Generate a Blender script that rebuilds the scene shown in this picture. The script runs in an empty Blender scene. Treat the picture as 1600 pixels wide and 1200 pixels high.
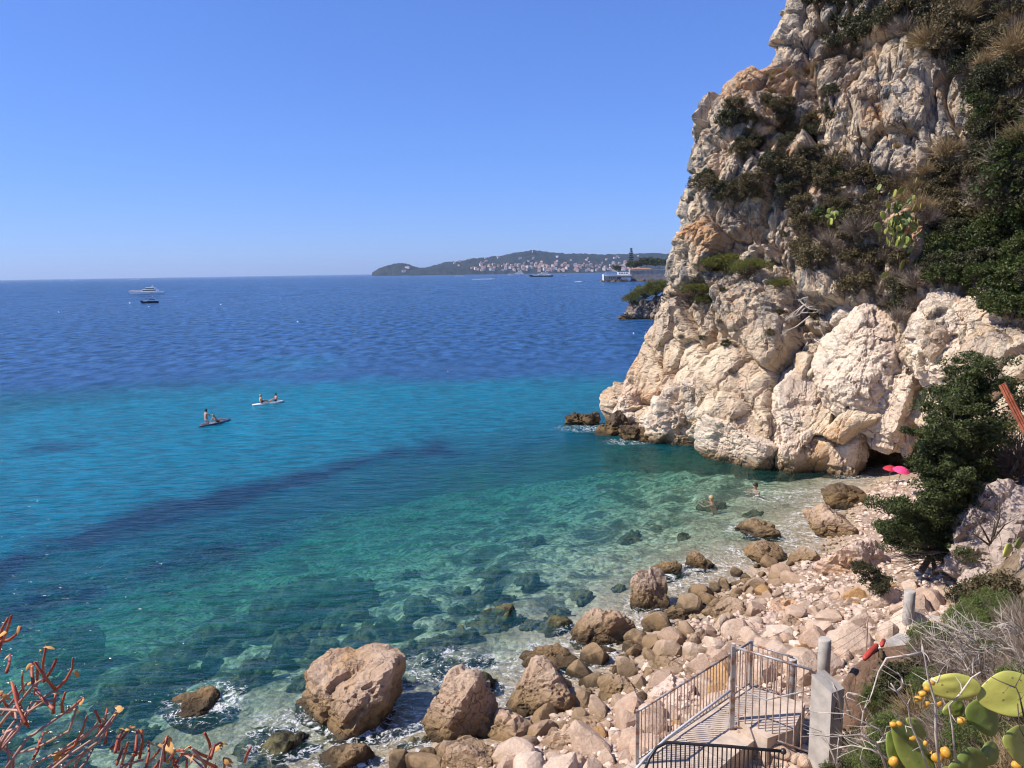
import bpy, math, random
import numpy as np
from mathutils import Vector, Matrix
from mathutils.bvhtree import BVHTree

# ------------------------------------------------------------------ camera, sky, sun, exposure
SC = bpy.context.scene
COL = SC.collection
F_PX, CX, CY = 1208.0, 800.0, 600.0            # focal length in photograph pixels (1600 x 1200)
CAM_Z, PITCH, ROLL = 13.0, math.radians(8.26), math.radians(0.89)
_F = np.array([0, math.cos(PITCH), -math.sin(PITCH)])
_U0 = np.array([0, math.sin(PITCH), math.cos(PITCH)])
_X0 = np.array([1.0, 0, 0])
_R = _X0 * math.cos(ROLL) - _U0 * math.sin(ROLL)
_U = _U0 * math.cos(ROLL) + _X0 * math.sin(ROLL)
cam_d = bpy.data.cameras.new("camera")
cam_d.sensor_width = 36.0
cam_d.lens = 36.0 * F_PX / 1600.0
cam_d.clip_start = 0.1
cam_d.clip_end = 200000.0
cam = bpy.data.objects.new("camera", cam_d)
COL.objects.link(cam)
M = Matrix(((_R[0], _U[0], -_F[0], 0), (_R[1], _U[1], -_F[1], 0), (_R[2], _U[2], -_F[2], CAM_Z), (0, 0, 0, 1)))
cam.matrix_world = M
SC.camera = cam

SUN_EL, SUN_AZ = math.radians(48), math.radians(264)      # azimuth clockwise from +Y (view direction)
sun_vec = Vector((math.sin(SUN_AZ) * math.cos(SUN_EL), math.cos(SUN_AZ) * math.cos(SUN_EL), math.sin(SUN_EL)))
W = bpy.data.worlds.new("World")
SC.world = W
W.use_nodes = True
wn = W.node_tree
for n in list(wn.nodes):
    wn.nodes.remove(n)
sky = wn.nodes.new("ShaderNodeTexSky")
sky.sky_type = 'NISHITA'
sky.sun_disc = False
sky.sun_elevation = SUN_EL
sky.sun_rotation = SUN_AZ
sky.altitude = 0
sky.air_density = 1.0
sky.dust_density = 0.0
sky.ozone_density = 10.0
gm = wn.nodes.new("ShaderNodeGamma")
gm.inputs['Gamma'].default_value = 0.72
hs = wn.nodes.new("ShaderNodeMix")           # white balance of the photograph
hs.data_type = 'RGBA'; hs.blend_type = 'MULTIPLY'
hs.inputs[0].default_value = 1.0
hs.inputs[7].default_value = (0.79, 1.02, 1.70, 1)
bg = wn.nodes.new("ShaderNodeBackground")
bg.inputs['Strength'].default_value = 0.120
wo = wn.nodes.new("ShaderNodeOutputWorld")
wn.links.new(sky.outputs[0], gm.inputs['Color'])
wn.links.new(gm.outputs[0], hs.inputs[6])
wn.links.new(hs.outputs[2], bg.inputs['Color'])
wn.links.new(bg.outputs[0], wo.inputs['Surface'])

sun_d = bpy.data.lights.new("sun", 'SUN')
sun_d.energy = 5.0
sun_d.angle = math.radians(0.53)
sun_d.color = (1.0, 0.93, 0.84)
sun = bpy.data.objects.new("sun", sun_d)
COL.objects.link(sun)
sun.rotation_euler = sun_vec.to_track_quat('Z', 'Y').to_euler()

SC.view_settings.view_transform = 'Standard'
SC.view_settings.look = 'None'
SC.view_settings.exposure = 0.42
SC.view_settings.gamma = 1.0
SC.render.engine = 'CYCLES'
cy = SC.cycles
cy.use_denoising = True
cy.use_adaptive_sampling = True
cy.adaptive_threshold = 0.03
cy.filter_width = 1.15
cy.max_bounces = 4
cy.diffuse_bounces = 2
cy.glossy_bounces = 2
cy.transmission_bounces = 2
cy.transparent_max_bounces = 12
cy.volume_bounces = 0
cy.sample_clamp_indirect = 6.0

random.seed(7)
rng = np.random.default_rng(11)

# ------------------------------------------------------------------ geometry helpers
def ray(px, py):
    """unit direction in the place for a photograph pixel"""
    d = _F + _R * ((px - CX) / F_PX) + _U * ((CY - py) / F_PX)
    return d / np.linalg.norm(d)

def at_z(px, py, z=0.0):
    d = ray(px, py)
    t = (z - CAM_Z) / d[2]
    return np.array([d[0] * t, d[1] * t, z])

def at_y(px, py, Y):
    d = ray(px, py)
    t = Y / d[1]
    return np.array([d[0] * t, Y, CAM_Z + d[2] * t])

def px_scale(p):
    """metres per photograph pixel at a point"""
    v = np.asarray(p, float) - np.array([0, 0, CAM_Z])
    return float(v @ _F) / F_PX

def to_px(P):
    v = np.asarray(P, float) - np.array([0, 0, CAM_Z])
    w = v @ _F
    return CX + F_PX * (v @ _R) / w, CY - F_PX * (v @ _U) / w

def hash01(ix, iy, iz, k=0):
    h = (ix.astype(np.int64) * 73856093) ^ (iy.astype(np.int64) * 19349663) ^ (iz.astype(np.int64) * 83492791) ^ (k * 2654435761 % 4294967296)
    h = h & 0xffffffff
    h = ((h ^ (h >> 16)) * 0x45d9f3b) & 0xffffffff
    h = ((h ^ (h >> 16)) * 0x45d9f3b) & 0xffffffff
    h = h ^ (h >> 16)
    return h.astype(np.float64) / 4294967295.0

def vnoise(p, k=0):
    """smooth value noise in -1..1 for an (n,3) array"""
    i = np.floor(p).astype(np.int64)
    f = p - i
    f = f * f * f * (f * (f * 6 - 15) + 10)
    r = 0
    for dx in (0, 1):
        wx = f[:, 0] if dx else 1 - f[:, 0]
        for dy in (0, 1):
            wy = f[:, 1] if dy else 1 - f[:, 1]
            for dz in (0, 1):
                wz = f[:, 2] if dz else 1 - f[:, 2]
                r = r + wx * wy * wz * hash01(i[:, 0] + dx, i[:, 1] + dy, i[:, 2] + dz, k)
    return r * 2 - 1

def fbm(p, oct=4, k=0, gain=0.5):
    a, s, r, n = 1.0, 1.0, 0, 0
    for o in range(oct):
        r = r + a * vnoise(p * s + o * 17.3, k + o)
        n += a
        a *= gain
        s *= 2.03
    return r / n

def cells(p, k=0, jit=0.95):
    """Voronoi: F1, F2, id of the nearest cell, offset to it"""
    i = np.floor(p).astype(np.int64)
    n = len(p)
    f1 = np.full(n, 9.0); f2 = np.full(n, 9.0)
    cid = np.zeros((n, 3), np.int64); off = np.zeros((n, 3))
    for dx in (-1, 0, 1):
        for dy in (-1, 0, 1):
            for dz in (-1, 0, 1):
                c = i + np.array([dx, dy, dz])
                q = np.stack([hash01(c[:, 0], c[:, 1], c[:, 2], k + 11 * a) for a in range(3)], 1)
                q = c + 0.5 + (q - 0.5) * jit
                d = p - q
                dist = np.sqrt((d * d).sum(1))
                m = dist < f1
                f2 = np.where(m, f1, np.minimum(f2, dist))
                f1 = np.where(m, dist, f1)
                cid[m] = c[m]; off[m] = d[m]
    return f1, f2, cid, off

def facets(p, k=0, crack=0.07, tilt=1.25, m=4):
    """height of a broken rock face: every cell a block of a few flat faces meeting in sharp edges, open joints between the blocks"""
    f1, f2, cid, off = cells(p, k)
    h = 0.75 * (hash01(cid[:, 0], cid[:, 1], cid[:, 2], k + 5) - 0.5)
    top = np.full(len(p), 9.0)
    for j in range(m):
        g = np.stack([hash01(cid[:, 0], cid[:, 1], cid[:, 2], k + 60 + 7 * j + a) - 0.5 for a in range(3)], 1)
        o = 0.30 * hash01(cid[:, 0], cid[:, 1], cid[:, 2], k + 200 + j)
        top = np.minimum(top, o + 1.5 * tilt * (g * off).sum(1))
    e = f2 - f1
    return h + top - 0.16 * np.exp(-(e / crack) ** 2)

def poly_dist(P, line):
    """distance of (n,2) points to a polyline, and the side (+ = right of its direction)"""
    P = np.asarray(P, float); best = np.full(len(P), 1e9); side = np.zeros(len(P))
    L = np.asarray(line, float)
    for a, b in zip(L[:-1], L[1:]):
        d = b - a
        t = np.clip(((P - a) @ d) / (d @ d), 0, 1)
        q = P - (a + t[:, None] * d)
        r = np.hypot(q[:, 0], q[:, 1])
        m = r < best - 1e-9
        s = d[1] * (P[:, 0] - a[0]) - d[0] * (P[:, 1] - a[1])
        best = np.where(m, r, best); side = np.where(m, np.sign(s), side)
    return best, side

def in_poly(x, y, poly):
    r = np.zeros(np.shape(x), bool); n = len(poly)
    for i in range(n):
        x1, y1 = poly[i]; x2, y2 = poly[(i + 1) % n]
        c = ((y1 > y) != (y2 > y)) & (x < (x2 - x1) * (y - y1) / ((y2 - y1) or 1e-9) + x1)
        r ^= c
    return r

def sstep(a, b, x):
    t = np.clip((x - a) / (b - a), 0, 1)
    return t * t * (3 - 2 * t)

def make_mesh(name, V, faces, mat=None, smooth=False):
    me = bpy.data.meshes.new(name)
    V = np.asarray(V, np.float32)
    if isinstance(faces, np.ndarray):
        nf, k = faces.shape
        me.vertices.add(len(V)); me.vertices.foreach_set("co", V.ravel())
        me.loops.add(nf * k); me.loops.foreach_set("vertex_index", faces.astype(np.int32).ravel())
        me.polygons.add(nf)
        me.polygons.foreach_set("loop_start", np.arange(0, nf * k, k, dtype=np.int32))
        me.polygons.foreach_set("loop_total", np.full(nf, k, np.int32))
        me.update(calc_edges=True)
    else:
        me.from_pydata([tuple(map(float, v)) for v in V], [], faces)
        me.update()
    me.polygons.foreach_set("use_smooth", np.full(len(me.polygons), bool(smooth)))
    if mat:
        me.materials.append(mat)
    return me

def put(name, me, parent=None, loc=None, rot=None, scale=None):
    o = bpy.data.objects.new(name, me)
    COL.objects.link(o)
    if parent is not None:
        o.parent = parent
    if loc is not None:
        o.location = tuple(map(float, loc))
    if rot is not None:
        o.rotation_euler = tuple(map(float, rot))
    if scale is not None:
        o.scale = (scale,) * 3 if np.isscalar(scale) else tuple(map(float, scale))
    return o

def tag(o, label=None, cat=None, group=None, kind=None):
    if label: o["label"] = label
    if cat: o["category"] = cat
    if group: o["group"] = group
    if kind: o["kind"] = kind
    return o

def empty(name, loc=(0, 0, 0), rz=0.0, s=1.0):
    o = bpy.data.objects.new(name, None)
    COL.objects.link(o)
    o.location = tuple(map(float, loc)); o.rotation_euler = (0, 0, rz); o.scale = (s, s, s)
    o.empty_display_size = 0.2
    return o

def copy_tree(o, parent=None):
    c = o.copy(); COL.objects.link(c); c.parent = parent
    for ch in list(o.children):
        copy_tree(ch, c)
    return c

class MB:
    """collects simple shapes for one mesh"""
    def __init__(s):
        s.v = []; s.f = []
    def add(s, V, F):
        n = len(s.v); s.v += [tuple(map(float, v)) for v in V]; s.f += [tuple(i + n for i in f) for f in F]; return s
    def box(s, c, d, rz=0.0, taper=1.0):
        c = np.asarray(c, float); d = np.asarray(d, float) / 2; ca, sa = math.cos(rz), math.sin(rz); V = []
        for z in (-1, 1):
            t = taper if z > 0 else 1
            for x, y in ((-1, -1), (1, -1), (1, 1), (-1, 1)):
                a, b = x * d[0] * t, y * d[1] * t
                V.append((c[0] + a * ca - b * sa, c[1] + a * sa + b * ca, c[2] + z * d[2]))
        return s.add(V, [(3, 2, 1, 0), (4, 5, 6, 7), (0, 1, 5, 4), (1, 2, 6, 5), (2, 3, 7, 6), (3, 0, 4, 7)])
    def tube(s, pts, r, n=6, cap=True):
        pts = [np.asarray(p, float) for p in pts]
        rr = r if hasattr(r, '__len__') else [r] * len(pts)
        V = []; F = []
        ref = np.array([0.31, 0.2, 0.93])
        for i, p in enumerate(pts):
            t = pts[min(i + 1, len(pts) - 1)] - pts[max(i - 1, 0)]
            t = t / (np.linalg.norm(t) + 1e-9)
            a = np.cross(t, ref); la = np.linalg.norm(a)
            if la < 0.15:
                a = np.cross(t, (1, 0, 0)); la = np.linalg.norm(a)
            a /= la; b = np.cross(t, a)
            for j in range(n):
                an = 2 * math.pi * j / n
                V.append(p + rr[i] * (a * math.cos(an) + b * math.sin(an)))
        for i in range(len(pts) - 1):
            for j in range(n):
                F.append((i * n + j, i * n + (j + 1) % n, (i + 1) * n + (j + 1) % n, (i + 1) * n + j))
        if cap:
            F.append(tuple(range(n - 1, -1, -1))); F.append(tuple((len(pts) - 1) * n + j for j in range(n)))
        return s.add(V, F)
    def loft(s, rings, cap=True):
        n = len(rings[0]); V = [p for r in rings for p in r]; F = []
        for i in range(len(rings) - 1):
            for j in range(n):
                F.append((i * n + j, i * n + (j + 1) % n, (i + 1) * n + (j + 1) % n, (i + 1) * n + j))
        if cap:
            F.append(tuple(range(n - 1, -1, -1))); F.append(tuple((len(rings) - 1) * n + j for j in range(n)))
        return s.add(V, F)
    def lathe(s, c, prof, n=16):
        return s.loft([[(c[0] + r * math.cos(2 * math.pi * j / n), c[1] + r * math.sin(2 * math.pi * j / n), c[2] + z) for j in range(n)] for r, z in prof])
    def build(s, name, mat, parent=None, smooth=False, **k):
        return put(name, make_mesh(name, s.v, s.f, mat, smooth), parent, **k)
    def mesh(s, name, mat, smooth=False):
        return make_mesh(name, s.v, s.f, mat, smooth)

# ------------------------------------------------------------------ materials
class NT:
    def __init__(s, name):
        s.m = bpy.data.materials.new(name); s.m.use_nodes = True
        s.t = s.m.node_tree
        for n in list(s.t.nodes): s.t.nodes.remove(n)
        s.out = s.n('OutputMaterial')
    def n(s, kind, **props):
        nd = s.t.nodes.new('ShaderNode' + kind)
        for k, v in props.items(): setattr(nd, k, v)
        return nd
    def link(s, a, b):
        s.t.links.new(a, b)
    def setin(s, sock, v):
        if hasattr(v, 'is_linked') or isinstance(v, bpy.types.NodeSocket): s.link(v, sock)
        elif isinstance(v, (tuple, list)) and len(v) == 3 and sock.type == 'RGBA': sock.default_value = (*v, 1)
        else: sock.default_value = v
    def math(s, op, a, b=0.0, clamp=False):
        nd = s.n('Math', operation=op, use_clamp=clamp); s.setin(nd.inputs[0], a); s.setin(nd.inputs[1], b); return nd.outputs[0]
    def maprange(s, v, a, b, c=0.0, d=1.0, smooth=True):
        nd = s.n('MapRange'); nd.interpolation_type = 'SMOOTHSTEP' if smooth else 'LINEAR'
        s.setin(nd.inputs['Value'], v)
        for k, x in zip(('From Min', 'From Max', 'To Min', 'To Max'), (a, b, c, d)): s.setin(nd.inputs[k], x)
        return nd.outputs[0]
    def mix(s, f, a, b, mode='MIX'):
        nd = s.n('Mix', data_type='RGBA', blend_type=mode)
        s.setin(nd.inputs[0], f); s.setin(nd.inputs[6], a); s.setin(nd.inputs[7], b); return nd.outputs[2]
    def noise(s, vec, scale, detail=4.0, rough=0.55, dist=0.0, out=0):
        nd = s.n('TexNoise'); s.setin(nd.inputs['Vector'], vec)
        nd.inputs['Scale'].default_value = scale; nd.inputs['Detail'].default_value = detail
        nd.inputs['Roughness'].default_value = rough; nd.inputs['Distortion'].default_value = dist
        return nd.outputs[out]
    def voro(s, vec, scale, feature='F1', out='Distance', rnd=1.0):
        nd = s.n('TexVoronoi', feature=feature); s.setin(nd.inputs['Vector'], vec)
        nd.inputs['Scale'].default_value = scale; nd.inputs['Randomness'].default_value = rnd
        return nd.outputs[out]
    def mapping(s, vec, scale=(1, 1, 1), rot=(0, 0, 0)):
        nd = s.n('Mapping'); s.setin(nd.inputs['Vector'], vec)
        nd.inputs['Scale'].default_value = scale; nd.inputs['Rotation'].default_value = rot
        return nd.outputs[0]
    def pos(s): return s.n('NewGeometry').outputs['Position']
    def obj(s): return s.n('TexCoord').outputs['Object']
    def rand(s): return s.n('ObjectInfo').outputs['Random']
    def sep(s, v):
        nd = s.n('SeparateXYZ'); s.link(v, nd.inputs[0]); return nd.outputs
    def attr(s, name, out='Fac'):
        return s.n('Attribute', attribute_name=name).outputs[out]
    def bump(s, h, strength=0.5, dist=0.1, normal=None):
        nd = s.n('Bump'); s.setin(nd.inputs['Height'], h); nd.inputs['Strength'].default_value = strength
        nd.inputs['Distance'].default_value = dist
        if normal is not None: s.link(normal, nd.inputs['Normal'])
        return nd.outputs[0]
    def bsdf(s, color, rough=0.9, normal=None, spec=0.3, **k):
        nd = s.n('BsdfPrincipled'); s.setin(nd.inputs['Base Color'], color); s.setin(nd.inputs['Roughness'], rough)
        nd.inputs['Specular IOR Level'].default_value = spec
        for a, v in k.items(): s.setin(nd.inputs[a.replace('_', ' ')], v)
        if normal is not None: s.link(normal, nd.inputs['Normal'])
        return nd.outputs[0]
    def done(s, shader):
        s.link(shader, s.out.inputs['Surface']); return s.m

def simple(name, col, rough=0.6, var=0.12, scale=6.0, spec=0.4, metallic=0.0, bump=0.0):
    t = NT(name); p = t.obj()
    nz = t.noise(p, scale, 5, 0.6)
    c = t.mix(t.maprange(nz, 0.3, 0.7), tuple(x * (1 - var) for x in col), tuple(min(1, x * (1 + var)) for x in col))
    nm = t.bump(nz, bump, 0.02) if bump else None
    return t.done(t.bsdf(c, rough, nm, spec, Metallic=metallic))

def rock_material(name, cols, world=True, sea_band=True, scale=1.0, grey=None, rnd=False, bump=0.6):
    """broken limestone: cols = cream, second tone, grey, rust"""
    t = NT(name)
    P = t.pos()
    p = P if world else t.obj()
    n1 = t.noise(p, 0.35 * scale, 5, 0.6, 0.6)
    n2 = t.noise(t.mapping(p, (1.3, 1.3, 0.5)), 0.9 * scale, 6, 0.62, 0.8)
    n3 = t.noise(p, 5.0 * scale, 6, 0.65)
    n4 = t.noise(p, 0.17 * scale, 4, 0.55, 0.4, )
    c = t.mix(t.maprange(n1, 0.38, 0.62), cols[0], cols[1])
    if grey is None:
        gm = t.maprange(n2, 0.56, 0.68)
    else:
        gm = t.math('MULTIPLY', t.maprange(n2, 0.42, 0.60), grey(t, P))
        gm = t.math('MAXIMUM', gm, t.maprange(n2, 0.62, 0.72, 0, 0.6))
    c = t.mix(gm, c, cols[2])
    c = t.mix(t.maprange(t.math('ADD', t.math('MULTIPLY', n4, 0.6), t.math('MULTIPLY', n3, 0.4)), 0.515, 0.63, 0, 0.85), c, cols[3])
    if not rnd:
        # thin joints, darker than the rock around them
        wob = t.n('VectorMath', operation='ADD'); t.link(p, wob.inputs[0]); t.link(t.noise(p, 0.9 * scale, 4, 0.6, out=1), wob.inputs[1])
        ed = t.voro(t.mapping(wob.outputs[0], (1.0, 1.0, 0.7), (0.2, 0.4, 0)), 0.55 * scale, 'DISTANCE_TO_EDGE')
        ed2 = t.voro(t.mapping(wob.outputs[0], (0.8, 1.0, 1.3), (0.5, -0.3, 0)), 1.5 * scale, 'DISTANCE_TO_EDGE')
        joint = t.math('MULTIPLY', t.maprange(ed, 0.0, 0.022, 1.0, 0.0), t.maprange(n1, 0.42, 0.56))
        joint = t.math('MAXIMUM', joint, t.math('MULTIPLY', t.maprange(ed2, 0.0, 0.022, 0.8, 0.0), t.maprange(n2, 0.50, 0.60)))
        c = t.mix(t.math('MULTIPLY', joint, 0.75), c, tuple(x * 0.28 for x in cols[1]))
    if rnd:
        r = t.rand()
        c = t.mix(t.maprange(r, 0.0, 1.0, 0, 0.75, False), c, t.mix(t.maprange(t.math('FRACT', t.math('MULTIPLY', r, 7.3)), 0.2, 0.8), cols[1], cols[4 if len(cols) > 4 else 0]))
        # a few ochre stones
        c = t.mix(t.math('GREATER_THAN', t.math('FRACT', t.math('MULTIPLY', r, 13.7)), 0.95), c, cols[3])
    dark = t.maprange(t.math('ADD', t.math('MULTIPLY', n3, 0.5), t.math('MULTIPLY', n2, 0.5)), 0.36, 0.62, 0.80, 1.10)
    c = t.mix(1.0, c, t.n('CombineColor').outputs[0] if False else dark, 'MULTIPLY')
    if sea_band:
        z = t.sep(P)[2]
        zz = t.math('ADD', z, t.math('MULTIPLY', t.math('SUBTRACT', n1, 0.5), 1.2))
        och = t.maprange(zz, 0.35, 1.15, 0.8, 0.0)
        c = t.mix(och, c, t.mix(n3, (0.10, 0.065, 0.03), (0.30, 0.19, 0.075)))
        blk = t.maprange(zz, 0.02, 0.42, 0.85, 0.0)
        c = t.mix(blk, c, (0.035, 0.026, 0.016))
    h = t.math('ADD', t.math('MULTIPLY', n3, 1.0), t.math('MULTIPLY', t.noise(p, 19 * scale, 4, 0.6), 0.35))
    cr = t.maprange(t.noise(t.mapping(p, (1.0, 1.0, 2.2), (0.3, 0.5, 0)), 0.8 * scale, 3, 0.5, 1.0), 0.485, 0.5, 0.0, 0.45)
    h = t.math('ADD', h, cr)
    if not rnd: h = t.math('SUBTRACT', h, t.math('MULTIPLY', joint, 0.7))
    nm = t.bump(h, bump, 0.22 / scale)
    return t.done(t.bsdf(c, 0.92, nm, 0.2))

def leaf_material(name, a, b, rough=0.55, trans=0.25, hue=0.12):
    """foliage: colour differs from plant to plant and clump to clump"""
    t = NT(name)
    n = t.noise(t.obj(), 2.6, 3, 0.6)
    r = t.n('NewGeometry').outputs['Random Per Island']
    f = t.math('ADD', t.math('MULTIPLY', r, 0.55), t.maprange(n, 0.3, 0.7, 0, 0.45))
    c = t.mix(f, a, b)
    v = t.maprange(t.rand(), 0, 1, 1 - hue, 1 + hue, False)
    c = t.mix(1.0, c, v, 'MULTIPLY')
    s = t.bsdf(c, rough, None, 0.3)
    tr = t.n('BsdfTranslucent'); t.link(c, tr.inputs[0])
    mx = t.n('MixShader'); mx.inputs[0].default_value = trans
    t.link(s, mx.inputs[1]); t.link(tr.outputs[0], mx.inputs[2])
    return t.done(mx.outputs[0])

# ------------------------------------------------------------------ materials of the place
CREAM, PINK, GREY, RUST = (0.72, 0.58, 0.405), (0.60, 0.455, 0.315), (0.215, 0.20, 0.18), (0.54, 0.29, 0.12)
def grey_by_height(t, P):
    z = t.sep(P)[2]
    return t.math('MULTIPLY', t.maprange(z, 6.5, 11.5), t.maprange(z, 27.0, 36.0, 1.0, 0.7))
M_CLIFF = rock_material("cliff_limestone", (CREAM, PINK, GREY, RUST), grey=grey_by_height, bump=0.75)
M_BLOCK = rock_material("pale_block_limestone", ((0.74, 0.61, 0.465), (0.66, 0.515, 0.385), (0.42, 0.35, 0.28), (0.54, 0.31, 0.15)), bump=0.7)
M_STONE = rock_material("beach_stone", ((0.56, 0.415, 0.30), (0.47, 0.32, 0.225), (0.31, 0.235, 0.18), (0.46, 0.27, 0.12), (0.66, 0.53, 0.41)), world=False, scale=2.0, rnd=True, bump=0.5)
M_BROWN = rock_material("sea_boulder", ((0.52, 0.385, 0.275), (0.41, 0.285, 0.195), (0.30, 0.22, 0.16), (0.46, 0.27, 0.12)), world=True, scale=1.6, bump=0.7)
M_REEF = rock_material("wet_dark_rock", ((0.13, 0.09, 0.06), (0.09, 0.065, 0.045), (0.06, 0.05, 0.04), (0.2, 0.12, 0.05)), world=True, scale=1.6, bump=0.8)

# ------------------------------------------------------------------ the lie of the land
SHORE = [(70, 62), (24, 47.5), (20.4, 43.9), (16.6, 38.5), (14.4, 34.2), (10.7, 32.0), (8.5, 30.0), (7.1, 28.2), (4.4, 25.7), (3.2, 23.5),
         (1.7, 22.1), (0.3, 21.1), (-1.9, 19.6), (-3.4, 18.2), (-8, 14.5), (-20, 9), (-45, 6), (-90, 4)]
FOOT = [(-90, -2), (-25, 3), (-10, 5), (0, 9), (6, 14.0), (9.5, 18.0), (13.6, 22.6), (16.8, 28), (20, 34), (26, 39), (45, 46)]

def beach_z(P):
    d, s = poly_dist(P, SHORE)
    n3 = np.column_stack([P, np.zeros(len(P))])
    land = np.minimum(0.30 * d, 2.0 + 0.09 * d) 
    land = np.minimum(land, 3.1)
    sea = -np.where(d < 9, 0.11 * d, 0.99 + 0.19 * (d - 9))
    sea = np.maximum(sea, -9)
    z = np.where(s > 0, sea, land)
    amp = np.where(s > 0, np.minimum(0.08 + 0.05 * d, 0.55), 0.09)
    return z + amp * fbm(n3 * 0.5, 4, 3) + 0.05 * fbm(n3 * 2.2, 3, 9)

def hill_z(P):
    d, s = poly_dist(P, FOOT)
    si = np.where(s > 0, d, -d)
    near = sstep(22, 10, P[:, 1])
    up = np.where(si < 7.0, 1.12 * si, 7.84 + 0.3 * (si - 7.0))
    far = 1.05 * si
    f = np.where(si < 0, 1.1 * si, near * up + (1 - near) * far)
    n3 = np.column_stack([P, np.zeros(len(P))])
    w = np.clip(si / 2, 0, 1)
    return 2.45 + np.minimum(f, 30) + w * (0.5 * fbm(n3 * 0.4, 4, 21) + 0.12 * fbm(n3 * 1.9, 3, 25))

def grid(xs, ys, fz):
    X, Y = np.meshgrid(xs, ys)
    P = np.column_stack([X.ravel(), Y.ravel()])
    V = np.column_stack([P, fz(P)])
    nx, ny = len(xs), len(ys)
    i = np.arange(nx * ny).reshape(ny, nx)
    F = np.stack([i[:-1, :-1], i[:-1, 1:], i[1:, 1:], i[1:, :-1]], -1).reshape(-1, 4)
    return V, F

# beach and sea bed: one sheet
t = NT("shingle_and_seabed")
p = t.pos(); zc = t.sep(p)[2]
n1 = t.noise(p, 0.5, 5, 0.6, 0.5); n2 = t.noise(p, 7, 4, 0.6)
vc = t.n('TexVoronoi'); t.link(p, vc.inputs['Vector']); vc.inputs['Scale'].default_value = 3.8
cellv = t.sep(vc.outputs['Color'])[0]
dry = t.mix(t.maprange(n2, 0.3, 0.7), (0.30, 0.215, 0.155), (0.42, 0.315, 0.235))
dry = t.mix(t.maprange(cellv, 0, 1, 0, 0.5), dry, (0.24, 0.16, 0.11))
sandy = t.mix(n2, (0.36, 0.27, 0.18), (0.44, 0.34, 0.24))
bed = t.mix(t.math('ADD', t.maprange(cellv, 0.1, 0.9, 0, 0.5), t.maprange(t.noise(p, 3.2, 6, 0.7, 0.8), 0.38, 0.62, 0, 0.5)), (0.055, 0.06, 0.04), (0.66, 0.62, 0.42))
bed = t.mix(t.maprange(n1, 0.47, 0.60, 0, 0.9), bed, (0.045, 0.05, 0.035))
c = t.mix(t.maprange(zc, -0.9, -0.15), bed, sandy)
c = t.mix(t.maprange(zc, 0.05, 0.5), c, dry)
hh = t.math('ADD', t.math('MULTIPLY', vc.outputs['Distance'], -1.0), n2)
M_BEACH = t.done(t.bsdf(c, 0.9, t.bump(hh, 0.8, 0.12), 0.25))
V, F = grid(np.arange(-46, 32, 0.28), np.arange(3, 62, 0.28), beach_z)
beach = tag(put("beach", make_mesh("beach", V, F, M_BEACH, True)), "stony beach and sea bed sloping under the clear shallow water", kind="structure")
BVH_BEACH = BVHTree.FromPolygons(V.tolist(), F.tolist())
# deep sea floor beyond the bay
V, F = grid(np.array([-30000, -2000, 0, 2000, 30000.]), np.array([-3000, 0, 3000, 30000.]), lambda P: np.full(len(P), -9.6))
tag(put("sea_floor", make_mesh("sea_floor", V, F, simple("deep_sea_floor", (0.05, 0.08, 0.1), 0.95))), "deep sea floor far below the open water", kind="structure")

# hillside the photographer stands on
t = NT("hillside_soil")
p = t.pos(); n1 = t.noise(p, 0.9, 6, 0.62, 0.5); n2 = t.noise(p, 9, 5, 0.6)
c = t.mix(t.maprange(n1, 0.4, 0.6), (0.20, 0.135, 0.085), (0.36, 0.27, 0.18))
c = t.mix(t.maprange(n2, 0.35, 0.7, 0, 0.6), c, (0.13, 0.10, 0.06))
M_SOIL = t.done(t.bsdf(c, 0.95, t.bump(t.math('ADD', n1, n2), 0.9, 0.15), 0.2))
V, F = grid(np.arange(-60, 50, 0.4), np.arange(-14, 50, 0.4), hill_z)
keep = (V[:, 2] > 0.9)[F].any(1)
F = F[keep]
tag(put("hillside", make_mesh("hillside", V, F, M_SOIL, True)), "steep dry earth hillside above the stony beach", kind="structure")
BVH_HILL = BVHTree.FromPolygons(V.tolist(), F.tolist())

# ------------------------------------------------------------------ the cliff
ZL = np.array([-5, 0, 3, 8.4, 13, 17.2, 21.8, 26, 27.5, 28.6, 33.8, 42, 52.])
SIL = np.array([930, 940, 956, 1018, 1030, 1056, 1078, 1103, 1140, 1203, 1236, 1275, 1330.])
PXN = np.array([930, 1000, 1060, 1120, 1200, 1290, 1400, 1500, 1600, 1800, 2000.])
ZN = np.array([-5, 0, 4, 8.4, 13, 22, 34, 52.])
YT = np.array([
    [63.0, 60.0, 55.5, 50.0, 48.0, 46.5, 44.5, 40.5, 36.5, 31.5, 28],
    [63.5, 60.5, 56.0, 50.6, 48.6, 47.0, 45.0, 41.0, 37.0, 32.0, 28.5],
    [65.0, 61.5, 57.5, 53.0, 50.0, 47.5, 44.8, 41.5, 38.0, 33.0, 29],
    [66.0, 62.5, 59.5, 56.0, 52.0, 48.6, 45.5, 42.5, 39.0, 34.0, 30],
    [68.0, 64.0, 61.0, 58.5, 55.0, 51.5, 48.0, 45.0, 42.0, 37.0, 33],
    [70.0, 66.0, 63.0, 60.5, 58.0, 55.0, 52.0, 49.0, 46.0, 41.0, 37],
    [74.0, 70.0, 67.0, 65.0, 63.0, 61.0, 58.0, 55.0, 52.0, 47.0, 43],
    [84.0, 80.0, 77.0, 75.0, 73.0, 71.0, 69.0, 66.0, 63.0, 58.0, 54]])
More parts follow.
